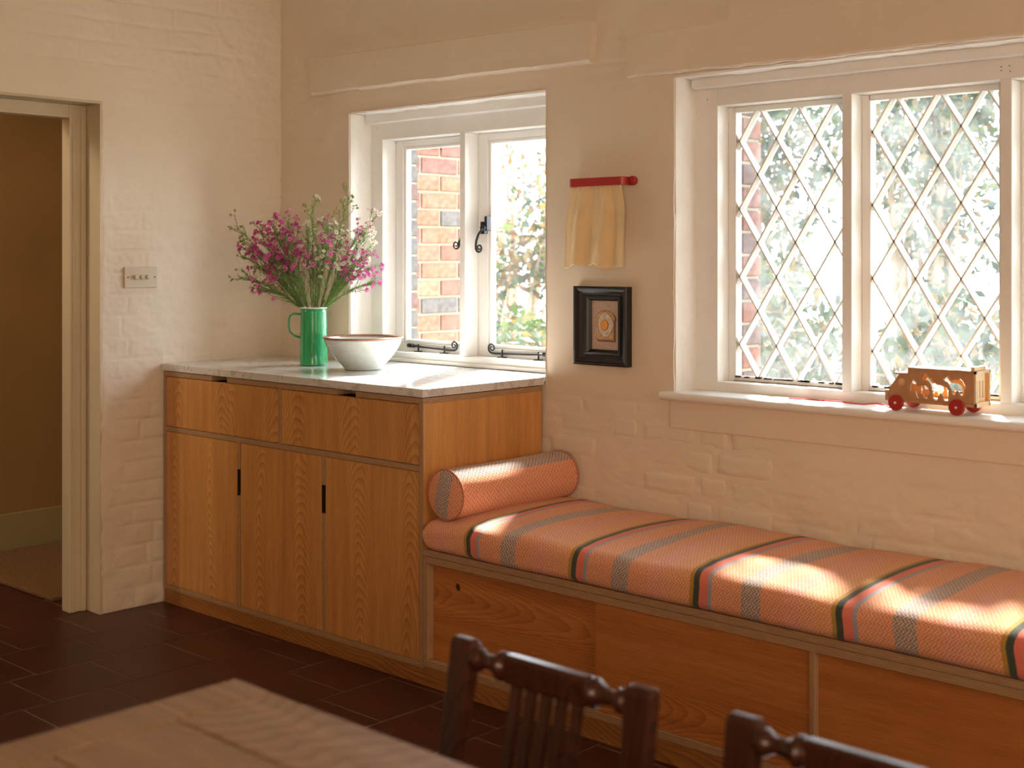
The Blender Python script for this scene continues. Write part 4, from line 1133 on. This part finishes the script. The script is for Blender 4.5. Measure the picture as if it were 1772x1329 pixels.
for j in range(NZ + 1):
    t = j / NZ; row = []
    for i in range(NX + 1):
        s_ = i / NX
        xl = 1.610 - 0.028 * min(1, t * 2.2) - 0.016 * t; xr = 1.818 + 0.020 * min(1, t * 3) + 0.003 * t
        amp = 0.004 + 0.011 * min(1, t * 1.5)
        y = -0.038 + 1.25 * amp * (math.sin(s_ * 17 + 0.8 * t) * 0.7 + math.sin(s_ * 33 + 1.0 + t * 1.5) * 0.35 * (1 - 0.5 * t)) + 0.0015 * math.sin(s_ * 90) * (1 - t) ** 2
        z = 1.560 - t * (0.272 + 0.006 * math.sin(s_ * 9 + 1)) - 0.004 * math.sin(s_ * 21) * t
        row.append(bm.verts.new((xl + (xr - xl) * s_ + 0.004 * math.sin(s_ * 17 + 1.5) * t, min(-0.004, y), z)))
    G.append(row)
for j in range(NZ):
    for i in range(NX): bm.faces.new((G[j][i], G[j][i + 1], G[j + 1][i + 1], G[j + 1][i]))
cl = obj('hanging_cloth', bm, M_cloth, None, smooth=True)
sm = cl.modifiers.new('thick', 'SOLIDIFY'); sm.thickness = 0.0012
tag(cl, 'pale yellow silk cloth hanging in folds from the red rail', 'cloth')

# ---------------------------------------------------------------- framed picture of egg on toast
pf = empty('framed_picture', (1.72, -0.01, 0.968), 'small black framed painting of a fried egg on toast on the wall', 'picture')
X0, X1, Z0, Z1 = 1.607, 1.831, 0.967, 1.224
IX0, IX1, IZ0, IZ1 = 1.672, 1.781, 1.0185, 1.177
def moulding(prof):
    """prof: list of (inset 0..1, y) swept round the rectangle"""
    bm = bmesh.new(); rings = []
    for t, y in prof:
        x0 = X0 + (IX0 - X0) * t; x1 = X1 + (IX1 - X1) * t; z0 = Z0 + (IZ0 - Z0) * t; z1 = Z1 + (IZ1 - Z1) * t
        rings.append([bm.verts.new(p) for p in ((x0, y, z0), (x1, y, z0), (x1, y, z1), (x0, y, z1))])
    for i in range(len(rings) - 1):
        for k in range(4): bm.faces.new((rings[i][k], rings[i][(k + 1) % 4], rings[i + 1][(k + 1) % 4], rings[i + 1][k]))
    bmesh.ops.recalc_face_normals(bm, faces=bm.faces)
    return bm
obj('frame', moulding([(0, -0.0), (0, -0.026), (0.10, -0.029), (0.16, -0.029), (0.20, -0.024), (0.34, -0.022), (0.50, -0.016), (0.62, -0.015), (0.66, -0.020), (0.82, -0.020), (0.9, -0.016), (1.0, -0.010), (1.0, -0.002)]), M_black, pf, bev=0.0005)
def paint(name, c, var=0.1): return mat(name, c, 0.6, var=var, vscale=90, bump=0.4, bscale=200)
canvas = box('painting', IX0 - 0.002, IX1 + 0.002, -0.0075, -0.003, IZ0 - 0.002, IZ1 + 0.002, paint('painted_ground', (0.50, 0.36, 0.27, 1), 0.12), pf, bev=0)
cx, cz = 1.7285, 1.098
def flat(name, pts, y, m, thick=0.0006):
    bm = bmesh.new(); prism_bm(bm, pts, 'y', y, y - thick); return obj(name, bm, m, canvas)
def blob(cx, cz, rx, rz, n=40, wob=0.0, seed=0, sq=1.0):
    return [(cx + rx * (abs(math.cos(a)) ** sq) * math.copysign(1, math.cos(a)) * (1 + wob * math.sin(3 * a + seed) + wob * .6 * math.sin(5 * a + 2 * seed)),
             cz + rz * (abs(math.sin(a)) ** sq) * math.copysign(1, math.sin(a)) * (1 + wob * math.sin(4 * a + seed))) for a in (2 * math.pi * k / n for k in range(n))]
def toast(s, dx=0, dz=0):
    w_ = 0.0395 * s; h0, h1 = -0.049 * s, 0.049 * s
    pts = [(-w_ * .93, h0), (w_ * .93, h0), (w_ * .95, 0.012), (w_ * 1.0, 0.020)]
    pts += [(w_ * 0.02 + w_ * 0.98 * math.cos(a), 0.024 + (h1 - 0.024) * math.sin(a)) for a in np.linspace(0.1, math.pi - 0.1, 14)]
    pts += [(-w_ * 1.0, 0.020), (-w_ * .95, 0.010)]
    return [(cx + x + dx, cz + z + dz) for x, z in pts]
flat('painted_shadow', toast(1.02, 0.005, -0.004), -0.0077, paint('toast_shadow', (0.17, 0.10, 0.08, 1)))
flat('toast_crust', toast(1.0), -0.0083, paint('crust', (0.42, 0.19, 0.06, 1), 0.3))
flat('toast', toast(0.92), -0.0089, paint('crumb', (0.58, 0.36, 0.15, 1), 0.3))
flat('egg_outline', blob(cx + 0.002, cz + 0.0015, 0.0335, 0.0405, wob=0.05, seed=1), -0.0095, paint('egg_edge', (0.36, 0.18, 0.08, 1), 0.3))
flat('egg_white', blob(cx + 0.002, cz + 0.0015, 0.031, 0.038, wob=0.05, seed=1), -0.0101, paint('egg_white_paint', (0.62, 0.52, 0.42, 1), 0.25))
flat('yolk_edge', blob(cx - 0.001, cz + 0.001, 0.0160, 0.0180), -0.0107, paint('yolk_edge_paint', (0.45, 0.16, 0.02, 1)))
flat('yolk', blob(cx - 0.0015, cz + 0.002, 0.0140, 0.0160), -0.0113, paint('yolk_paint', (0.75, 0.33, 0.04, 1)))

# ---------------------------------------------------------------- toy truck
M_toy = mat('toy_board', (0.50, 0.265, 0.13, 1), 0.5, var=0.08, vscale=60)
M_toyl = mat('toy_pale_wood', (0.72, 0.54, 0.31, 1), 0.5, var=0.06, vscale=40)
M_toyin = mat('toy_sunlit_wood', (0.90, 0.50, 0.20, 1), 0.6)  # brighter orange copy of the board: sunlight inside the truck put into the colour
TZ = 0.9012
trk = empty('toy_truck', (2.83, 0.05, TZ), 'wooden toy animal truck with red wheels on the window sill', 'toy')
def cp(u, v):
    x = 2.772 + (u - 450) * (0.184 / 1015)
    z = 1.0195 - (v - (110 + (u - 450) * 0.064)) * (0.098 / 585)
    return (x, z)
lion = [(530, 305), (555, 320), (580, 350), (590, 385), (620, 405), (690, 400), (730, 400), (765, 425), (790, 470), (798, 520), (780, 545), (765, 570), (755, 605), (735, 610), (705, 590), (700, 550), (680, 528), (655, 540), (640, 575), (625, 600), (605, 590), (588, 560), (580, 510), (575, 495), (495, 495), (488, 450), (500, 390), (515, 345)]
gir = [(735, 200), (760, 230), (790, 265), (820, 280), (850, 320), (900, 385), (940, 395), (1010, 400), (1060, 430), (1085, 480), (1088, 540), (1078, 600), (1075, 645), (1030, 648), (1010, 620), (1000, 570), (985, 540), (965, 520), (945, 545), (925, 590), (915, 635), (880, 635), (855, 610), (848, 560), (835, 480), (820, 420), (790, 360), (755, 315), (700, 320), (675, 290), (700, 250)]
cml = [(1075, 240), (1100, 255), (1110, 300), (1130, 322), (1180, 298), (1215, 305), (1265, 290), (1300, 320), (1335, 380), (1343, 430), (1325, 480), (1320, 550), (1275, 558), (1255, 530), (1250, 500), (1220, 475), (1195, 490), (1190, 540), (1160, 548), (1138, 520), (1135, 470), (1105, 420), (1085, 370), (1060, 340), (1015, 320), (1005, 300), (1050, 265)]
holes = [[cp(*p) for p in h] for h in (lion, gir, cml)]
XB0, XB1, ZB0, ZB1 = 2.772, 2.956, 0.9245, 1.0195
Y0, Y1 = 0.000, 0.092
for ya, yb in ((Y0, Y0 + 0.005), (Y1 - 0.005, Y1)):
    me = cutout_mesh('side_panel', [(XB0, ZB0 + 0.010), (XB1, ZB0 + 0.010), (XB1, ZB1 - 0.004), (XB0, ZB1 - 0.004)], holes, ya, yb)
    finish('side_panel', me, M_toy if ya < 0.01 else M_toyin, trk)
cabo = [(XB0 - 0.002, ZB0), (XB0 - 0.002, 1.000), (2.745, 1.000), (2.717, 0.962), (2.714, 0.930), (2.714, ZB0)]
hw = [(2.7525 + 0.0100 * math.cos(t * math.pi / 10), 0.9785 + 0.0105 * math.sin(t * math.pi / 10)) for t in range(20)]
for ya, yb in ((Y0 + 0.003, Y0 + 0.008), (Y1 - 0.008, Y1 - 0.003)):
    me = cutout_mesh('cab_side', cabo, [hw], ya, yb); finish('cab_side', me, M_toy if ya < 0.01 else M_toyin, trk)
box('cab_roof', 2.732, XB0, Y0 + 0.000, Y1, 1.000, 1.0045, M_toy, trk)
bm = bmesh.new(); prism_bm(bm, [(2.7165, 0.9575), (2.7420, 0.9935), (2.7450, 0.9925), (2.7190, 0.9560)], 'y', Y0 + 0.008, Y1 - 0.008); obj('windscreen_board', bm, M_toyl, trk)
box('bonnet', 2.7145, 2.7185, Y0 + 0.008, Y1 - 0.008, 0.926, 0.957, M_toyl, trk)
box('bumper', 2.7045, 2.7140, Y0 + 0.002, Y1 - 0.002, 0.926, 0.955, M_toy, trk)
box('base_board', 2.714, XB1 + 0.004, Y0, Y1, ZB0, ZB0 + 0.0095, M_toy, trk)
box('load_floor', XB0, XB1, Y0 + 0.006, Y1 - 0.006, ZB0 + 0.0096, ZB0 + 0.0106, M_toyin, trk)
box('roof_board', XB0, XB1, Y0 - 0.001, Y1 + 0.001, ZB1 - 0.0035, ZB1 + 0.001, M_toy, trk)
box('roof_stop', XB1 - 0.010, XB1 + 0.001, Y0 + 0.004, Y1 - 0.018, ZB1 + 0.001, ZB1 + 0.011, M_toyl, trk)
# tail frame and slotted tail board
bm = bmesh.new()
bx(bm, XB1 + 0.0005, XB1 + 0.006, Y0, Y0 + 0.006, ZB0 - 0.0005, ZB1); bx(bm, XB1 + 0.0005, XB1 + 0.006, Y1 - 0.006, Y1, ZB0 - 0.0005, ZB1)
bx(bm, XB1 + 0.0005, XB1 + 0.006, Y0, Y1, ZB1 - 0.007, ZB1); bx(bm, XB1 + 0.004, XB1 + 0.006, Y0, Y1, ZB0 - 0.0005, ZB0 + 0.012)
obj('tail_frame', bm, M_toyl, trk)
def slot(c): return [(c + 0.003 * math.cos(a), 0.991 + 0.003 * math.sin(a)) for a in np.linspace(0, math.pi, 8)] + [(c + 0.003 * math.cos(a), 0.950 + 0.003 * math.sin(a)) for a in np.linspace(math.pi, 2 * math.pi, 8)]
me = cutout_mesh('tail_board', [(0.008, ZB0 + 0.012), (0.068, ZB0 + 0.012), (0.068, ZB1 - 0.008), (0.008, ZB1 - 0.008)], [slot(0.018), slot(0.036), slot(0.054)], 0, 0.004)
me.transform(Matrix.Translation((XB1 + 0.001, 0, 0)) @ Matrix(((0, -1, 0, 0), (1, 0, 0, 0), (0, 0, 1, 0), (0, 0, 0, 1))))
finish('tail_board', me, M_toyl, trk)
WR = 0.0215
for wx in (2.7405, 2.9125):
    bm = bmesh.new(); tube_bm(bm, [(wx, Y0 - 0.010, TZ + WR), (wx, Y1 + 0.010, TZ + WR)], 0.0028, 10); obj('axle', bm, mat('axle_metal', (0.5, 0.48, 0.44, 1), 0.4, metal=0.8), trk)
    for yc, sg in ((Y0 - 0.0105, 1), (Y1 + 0.0005, 1)):
        bm = bmesh.new(); lathe_bm(bm, [(WR - 0.0015, 0), (WR, 0.0015), (WR, 0.0085), (WR - 0.0015, 0.010)], (wx, yc, TZ + WR), 'y', 36); wheel = obj('wheel', bm, M_red, trk, smooth=False)
        bm = bmesh.new(); lathe_bm(bm, [(0.0035, -0.0012), (0.0035, 0.001)], (wx, yc if sg and yc < 0 else yc + 0.010, TZ + WR), 'y', 14); obj('hub_cap', bm, M_rimwhite, wheel)
cord_px = [(2.371, 0.055), (2.395, 0.058), (2.42, 0.066), (2.445, 0.072), (2.475, 0.066), (2.50, 0.070), (2.54, 0.074), (2.58, 0.060), (2.61, 0.062), (2.64, 0.078), (2.67, 0.070), (2.695, 0.045), (2.706, 0.035)]
pts = []
for i in range(len(cord_px) - 1):
    for k in range(4):
        t = k / 4; a, b = cord_px[i], cord_px[i + 1]; pts.append((a[0] + (b[0] - a[0]) * t, a[1] + (b[1] - a[1]) * t, TZ + 0.0017 + (0.0035 * max(0, math.sin((i + t - 8) * 1.2)) if 7.8 < i + t < 10.5 else 0)))
pts.append((2.706, 0.035, TZ + 0.006)); pts.append((2.716, 0.035, TZ + 0.012))
bm = bmesh.new(); tube_bm(bm, pts, 0.0017, 6)
lathe_bm(bm, [(0.001, -0.004), (0.0035, -0.002), (0.0035, 0.002), (0.001, 0.004)], (2.478, 0.0665, TZ + 0.0025), 'x', 8)
obj('pull_cord', bm, mat('red_cord', (0.75, 0.03, 0.05, 1), 0.7), trk, smooth=True)

# ---------------------------------------------------------------- dining table
TT = 0.74
tb = empty('dining_table', (3.7, -2.72, 0.0), 'scrubbed plank dining table in the foreground', 'table')
TX0, TX1, TY0, TY1 = 2.903, 4.55, -3.12, -2.275
box('end_board', TX0, TX0 + 0.0755, TY0, TY1, TT - 0.026, TT, M_table2, tb, bev=0.0025)
box('end_board', TX1 - 0.0755, TX1, TY0, TY1, TT - 0.026, TT, M_table2, tb, bev=0.0025)
ys = [TY1, -2.420, -2.585, -2.765, -2.945, TY0]
for i in range(5):
    box('plank', TX0 + 0.0810, TX1 - 0.0810, ys[i + 1] + 0.0025, ys[i] - 0.0025, TT - 0.026, TT - 0.0005 * (i % 2), M_table, tb, bev=0.002)
bm = bmesh.new()
bx(bm, TX0 + 0.07, TX1 - 0.07, TY1 - 0.06, TY1 - 0.04, TT - 0.13, TT - 0.026); bx(bm, TX0 + 0.07, TX1 - 0.07, TY0 + 0.04, TY0 + 0.06, TT - 0.13, TT - 0.026)
bx(bm, TX0 + 0.06, TX0 + 0.08, TY0 + 0.05, TY1 - 0.05, TT - 0.13, TT - 0.026); bx(bm, TX1 - 0.08, TX1 - 0.06, TY0 + 0.05, TY1 - 0.05, TT - 0.13, TT - 0.026)
obj('apron_rail', bm, M_table, tb)
for lx in (TX0 + 0.085, TX1 - 0.085):
    for ly in (TY0 + 0.065, TY1 - 0.065):
        bm = bmesh.new()
        vv = bx(bm, lx - 0.032, lx + 0.032, ly - 0.032, ly + 0.032, 0.0, TT - 0.026)
        for v in vv:
            if v.co.z < 0.1: v.co.x = lx + (v.co.x - lx) * 0.65; v.co.y = ly + (v.co.y - ly) * 0.65
        obj('leg', bm, M_table2, tb, bev=0.003)

# ---------------------------------------------------------------- dining chairs
def make_chair(x0, yb, label):
    """x0 = outer left edge at the top of the back, yb = y of the back's top"""
    Wd = 0.374; zt = 0.752
    c = empty('dining_chair', (x0 + Wd / 2, yb - 0.2, 0.0), label, 'chair', 'dining chairs tucked under the table')
    def yr(z):     # rake of the back
        return yb - 0.035 * max(0, (zt - z)) / 0.30 - 0.10 * max(0, (zt - z) / 0.31) ** 2 * 0.25
    for s in (0, 1):
        bm = bmesh.new(); rings = []
        zs = [0.0, 0.15, 0.30, 0.44, 0.52, 0.58, 0.64, 0.69, 0.725, 0.742, zt]
        for z in zs:
            t = z / zt
            wd = 0.030 + 0.018 * max(0, (z - 0.45) / 0.3) ** 1.3
            if z > 0.745: wd *= 0.86
            dp = 0.026 if z < 0.745 else 0.018
            y = yr(z) if z > 0.44 else yr(0.44) + 0.10 * (0.44 - z) / 0.44
            xi = (0.040 if s == 0 else -0.040) * 0
            if s == 0: xa = x0; xb = x0 + wd
            else: xb = x0 + Wd; xa = xb - wd
            rings.append([bm.verts.new(p) for p in ((xa, y - dp / 2, z), (xb, y - dp / 2, z), (xb, y + dp / 2, z), (xa, y + dp / 2, z))])
        for i in range(len(rings) - 1):
            for k in range(4): bm.faces.new((rings[i][k], rings[i][(k + 1) % 4], rings[i + 1][(k + 1) % 4], rings[i + 1][k]))
        bm.faces.new(rings[0][::-1]); bm.faces.new(rings[-1]); bmesh.ops.recalc_face_normals(bm, faces=bm.faces)
        obj('back_post', bm, M_chair, c, bev=0.005, seg=3)
    # turned top rail: bead, tapering neck, ring, then a flat tablet in the middle
    xl, xr = x0 + 0.046, x0 + Wd - 0.046
    bm = bmesh.new()
    prof = [(0.014, 0.0), (0.0175, 0.006), (0.0175, 0.014), (0.0135, 0.019), (0.0105, 0.026), (0.0125, 0.040), (0.0165, 0.052), (0.021, 0.056), (0.021, 0.062), (0.014, 0.066), (0.013, 0.070)]
    zc = zt - 0.026
    yt = yr(zc)
    lathe_bm(bm, prof, (xl - 0.004, yt, zc), 'x', 20)
    obj('turned_neck', bm, M_chair, c, smooth=True)
    bm = bmesh.new(); lathe_bm(bm, [(r, -h) for r, h in prof], (xr + 0.004, yt, zc), 'x', 20)
    obj('turned_neck', bm, M_chair, c, smooth=True)
    bm = bmesh.new()
    vs_ = bx(bm, xl + 0.062, xr - 0.062, yt - 0.011, yt + 0.011, zc - 0.022, zc + 0.021)
    obj('top_rail', bm, M_chair, c, bev=0.006, seg=3)
    bm = bmesh.new(); yy = yr(0.50); bx(bm, x0 + 0.028, x0 + Wd - 0.028, yy - 0.010, yy + 0.010, 0.485, 0.515); obj('lower_rail', bm, M_chair, c, bev=0.004)
    n = 5; xa, xb = xl + 0.070, xr - 0.070
    for k in range(n):
        xc = xa + (xb - xa) * (k + 0.5) / n; wd = 0.0086
        bm = bmesh.new(); A_ = yr(0.51); B_ = yt
        top_ = [bm.verts.new(p) for p in ((xc - wd, B_ - 0.006, zc - 0.018), (xc + wd, B_ - 0.006, zc - 0.018), (xc + wd, B_ + 0.006, zc - 0.018), (xc - wd, B_ + 0.006, zc - 0.018))]
        bot = [bm.verts.new(p) for p in ((xc - wd, A_ - 0.006, 0.512), (xc + wd, A_ - 0.006, 0.512), (xc + wd, A_ + 0.006, 0.512), (xc - wd, A_ + 0.006, 0.512))]
        for q in range(4): bm.faces.new((bot[q], bot[(q + 1) % 4], top_[(q + 1) % 4], top_[q]))
        bm.faces.new(top_); bm.faces.new(bot[::-1]); bmesh.ops.recalc_face_normals(bm, faces=bm.faces)
        obj('slat', bm, M_chair, c, bev=0.003)
    ys_ = yr(0.44)
    bm = bmesh.new(); prism_bm(bm, [(x0 + 0.012, ys_ - 0.012), (x0 + Wd - 0.012, ys_ - 0.012), (x0 + Wd + 0.015, ys_ - 0.40), (x0 - 0.015, ys_ - 0.40)], 'z', 0.425, 0.450); obj('seat', bm, M_chair, c, bev=0.006, seg=3)
    bm = bmesh.new(); bx(bm, x0 + 0.02, x0 + Wd - 0.02, ys_ - 0.39, ys_ - 0.37, 0.36, 0.425); bx(bm, x0 + 0.03, x0 + 0.045, ys_ - 0.38, ys_, 0.36, 0.425); bx(bm, x0 + Wd - 0.045, x0 + Wd - 0.03, ys_ - 0.38, ys_, 0.36, 0.425); bx(bm, x0 + .03, x0 + Wd - .03, ys_ - .01, ys_ + .008, .36, .425)
    obj('seat_rail', bm, M_chair, c)
    for lx in (x0 + 0.022, x0 + Wd - 0.022):
        bm = bmesh.new(); lathe_bm(bm, [(0.011, 0), (0.013, 0.05), (0.010, 0.08), (0.016, 0.12), (0.018, 0.25), (0.014, 0.33), (0.020, 0.36), (0.020, 0.425)], (lx, ys_ - 0.375, 0), 'z', 16); obj('front_leg', bm, M_chair, c, smooth=True)
    return c
def copy_tree(o, parent=None):
    c = o.copy(); COL.objects.link(c); c.parent = parent
    for chd in [q for q in bpy.data.objects if q.parent == o]: copy_tree(chd, c)
    return c
ch1 = make_chair(3.004, -1.95, 'dark wooden spindle-back dining chair in front of the first sliding bench doors')
ch2 = copy_tree(ch1); ch2.location.x += 0.489
ch2['label'] = 'dark wooden dining chair at the bottom right corner of the picture, mostly cut off'

# ---------------------------------------------------------------- garden
M_lawn = mat('lawn', (0.08, 0.10, 0.035, 1), 0.95, var=0.3, vscale=3)
pt = box('bounce_slab', -6, 9, 0.335, 2.0, -0.4, -0.14, mat('pale_bounce', (0.62, 0.58, 0.50, 1), 0.9, var=0.1, vscale=4), bev=0); tag(pt, kind='structure'); pt['label'] = 'unseen pale slab along the outside of the house, added to bounce sunlight indoors'  # out of view, added to reflect sun up through the windows
lw = box('lawn', -14, 16, 2.0, 26, -0.4, -0.15, M_lawn, bev=0); tag(lw, kind='structure'); lw['label'] = 'garden ground outside the windows'
M_L = [leafmat('leaf_green', (0.019, 0.040, 0.010, 1), 0.4), leafmat('leaf_light', (0.040, 0.058, 0.013, 1), 0.4), leafmat('leaf_yellow', (0.11, 0.066, 0.015, 1), 0.4), leafmat('leaf_rust', (0.08, 0.037, 0.015, 1), 0.4), leafmat('leaf_blue_green', (0.018, 0.033, 0.022, 1), 0.3)]
M_bark = mat('bark', (0.20, 0.14, 0.09, 1), 0.9, bump=0.6)
def shrub(name, label, cat, x, y, h, rx, ry, z0, nleaf, size, cols, stems=5, sparse=False, group=None):
    e = empty(name, (x, y, -0.15), label, cat, group)
    bm = bmesh.new()
    tips = []
    for k in range(stems):
        a = random.uniform(0, 6.28); r = random.uniform(0.2, 0.9)
        t_ = Vector((x + rx * r * math.cos(a), y + ry * r * math.sin(a), z0 + (h - z0) * random.uniform(0.55, 1.0)))
        b0 = Vector((x + random.uniform(-.08, .08), y + random.uniform(-.08, .08), -0.16))
        mid = b0.lerp(t_, 0.5) + Vector((random.uniform(-.15, .15), random.uniform(-.15, .15), 0.1))
        tube_bm(bm, [b0, b0.lerp(mid, .6), mid, mid.lerp(t_, 0.5) + Vector((0, 0, .05)), t_], [0.030 * h / 2, 0.024 * h / 2, 0.016 * h / 2, 0.010, 0.004], 6)
        for q in range(4):
            s_ = mid.lerp(t_, random.random()); w_ = s_ + Vector((random.uniform(-.5, .5) * rx, random.uniform(-.5, .5) * ry, random.uniform(0, .4) * (h - z0)))
            tube_bm(bm, [s_, s_.lerp(w_, .5) + Vector((0, 0, .03)), w_], [0.008, 0.006, 0.003], 4, cap=False); tips.append(w_)
        tips.append(t_)
    obj('branches', bm, M_bark, e)
    n = nleaf
    cl_ = rng.integers(0, len(tips), n)
    T = np.array([list(t) for t in tips])
    if sparse:
        C = T[cl_] + rng.normal(0, 1, (n, 3)) * np.array([rx, ry, (h - z0) * 0.5]) * 0.16
    else:
        v = rng.normal(0, 1, (n, 3)); v /= np.linalg.norm(v, axis=1, keepdims=True); v *= rng.random((n, 1)) ** 0.33
        C = np.array([x, y, (z0 + h) / 2]) + v * np.array([rx, ry, (h - z0) / 2])
        C[:, 2] += 0.12 * np.sin(C[:, 0] * 5) * np.cos(C[:, 1] * 4)
    D = rng.normal(0, 1, (n, 3)); D /= np.linalg.norm(D, axis=1, keepdims=True)
    S_ = np.cross(D, rng.normal(0, 1, (n, 3))); S_ /= np.linalg.norm(S_, axis=1, keepdims=True)
    Nn = np.cross(D, S_)
    sz = size * rng.uniform(0.6, 1.3, (n, 1))
    V = np.stack([C - D * sz, C + S_ * sz * 0.45 + Nn * sz * 0.12, C + D * sz, C - S_ * sz * 0.45 + Nn * sz * 0.12], 1).reshape(-1, 3)
    me = bpy.data.meshes.new('foliage'); me.vertices.add(len(V)); me.vertices.foreach_set('co', V.astype(np.float32).ravel())
    me.loops.add(n * 4); me.loops.foreach_set('vertex_index', np.arange(n * 4, dtype=np.int32))
    me.polygons.add(n); me.polygons.foreach_set('loop_start', (np.arange(n) * 4).astype(np.int32)); me.polygons.foreach_set('loop_total', np.full(n, 4, np.int32))
    me.polygons.foreach_set('material_index', rng.choice(len(cols), n).astype(np.int32))
    me.update(calc_edges=True)
    tag(finish('foliage', me, [M_L[c] for c in cols], e), kind='stuff')
    return e
# low shrubs near the house, seen low in both windows
shrub('rose_bush', 'leafy green rose bush low in the right-hand casement', 'shrub', -1.05, 2.5, 1.06, 0.55, 0.45, 0.1, 2600, 0.040, [0, 1, 1, 0, 2])
shrub('garden_shrub', 'sparse yellow-leaved shrub above the rose bush in the right-hand casement', 'shrub', -2.45, 4.1, 1.75, 0.7, 0.6, 0.5, 1500, 0.045, [1, 2, 3, 4], sparse=True)
shrub('garden_shrub', 'green shrub low behind the left lattice light', 'shrub', 0.35, 3.3, 1.25, 0.45, 0.5, 0.2, 1300, 0.045, [0, 4, 1, 2])
shrub('garden_shrub', 'yellow and green shrub low behind the middle lattice light', 'shrub', 1.42, 3.1, 1.10, 0.42, 0.45, 0.2, 1300, 0.045, [0, 4, 2, 0])
shrub('garden_shrub', 'green shrub behind the lattice light at the right edge', 'shrub', 2.45, 3.2, 1.25, 0.45, 0.5, 0.2, 1300, 0.045, [0, 4, 1, 2])
# trees further out
shrub('garden_tree', 'bare-branched rust-leaved tree far behind the right-hand casement', 'tree', -4.8, 6.6, 3.3, 0.9, 0.9, 1.0, 700, 0.05, [3, 3, 2, 1], stems=7, sparse=True)
shrub('garden_tree', 'thinly leaved green tree behind the left lattice light', 'tree', -1.45, 6.2, 3.2, 0.6, 0.6, 0.5, 2600, 0.05, [0, 4, 2, 1], stems=10, sparse=True)
shrub('garden_tree', 'green and yellow tree nearest the house behind the middle lattice light', 'tree', 0.42, 5.0, 2.9, 0.5, 0.5, 0.5, 2300, 0.045, [4, 0, 2, 1, 4], stems=10, sparse=True)
shrub('garden_tree', 'green tree behind the mullion between the two lattice lights', 'tree', -0.55, 7.3, 3.5, 0.7, 0.6, 0.5, 2600, 0.055, [4, 0, 1, 2], stems=10, sparse=True)
shrub('garden_tree', 'farthest green tree behind the right edge of the middle lattice light', 'tree', 0.75, 8.6, 3.7, 0.7, 0.6, 0.5, 2600, 0.06, [4, 0, 1], stems=10, sparse=True)
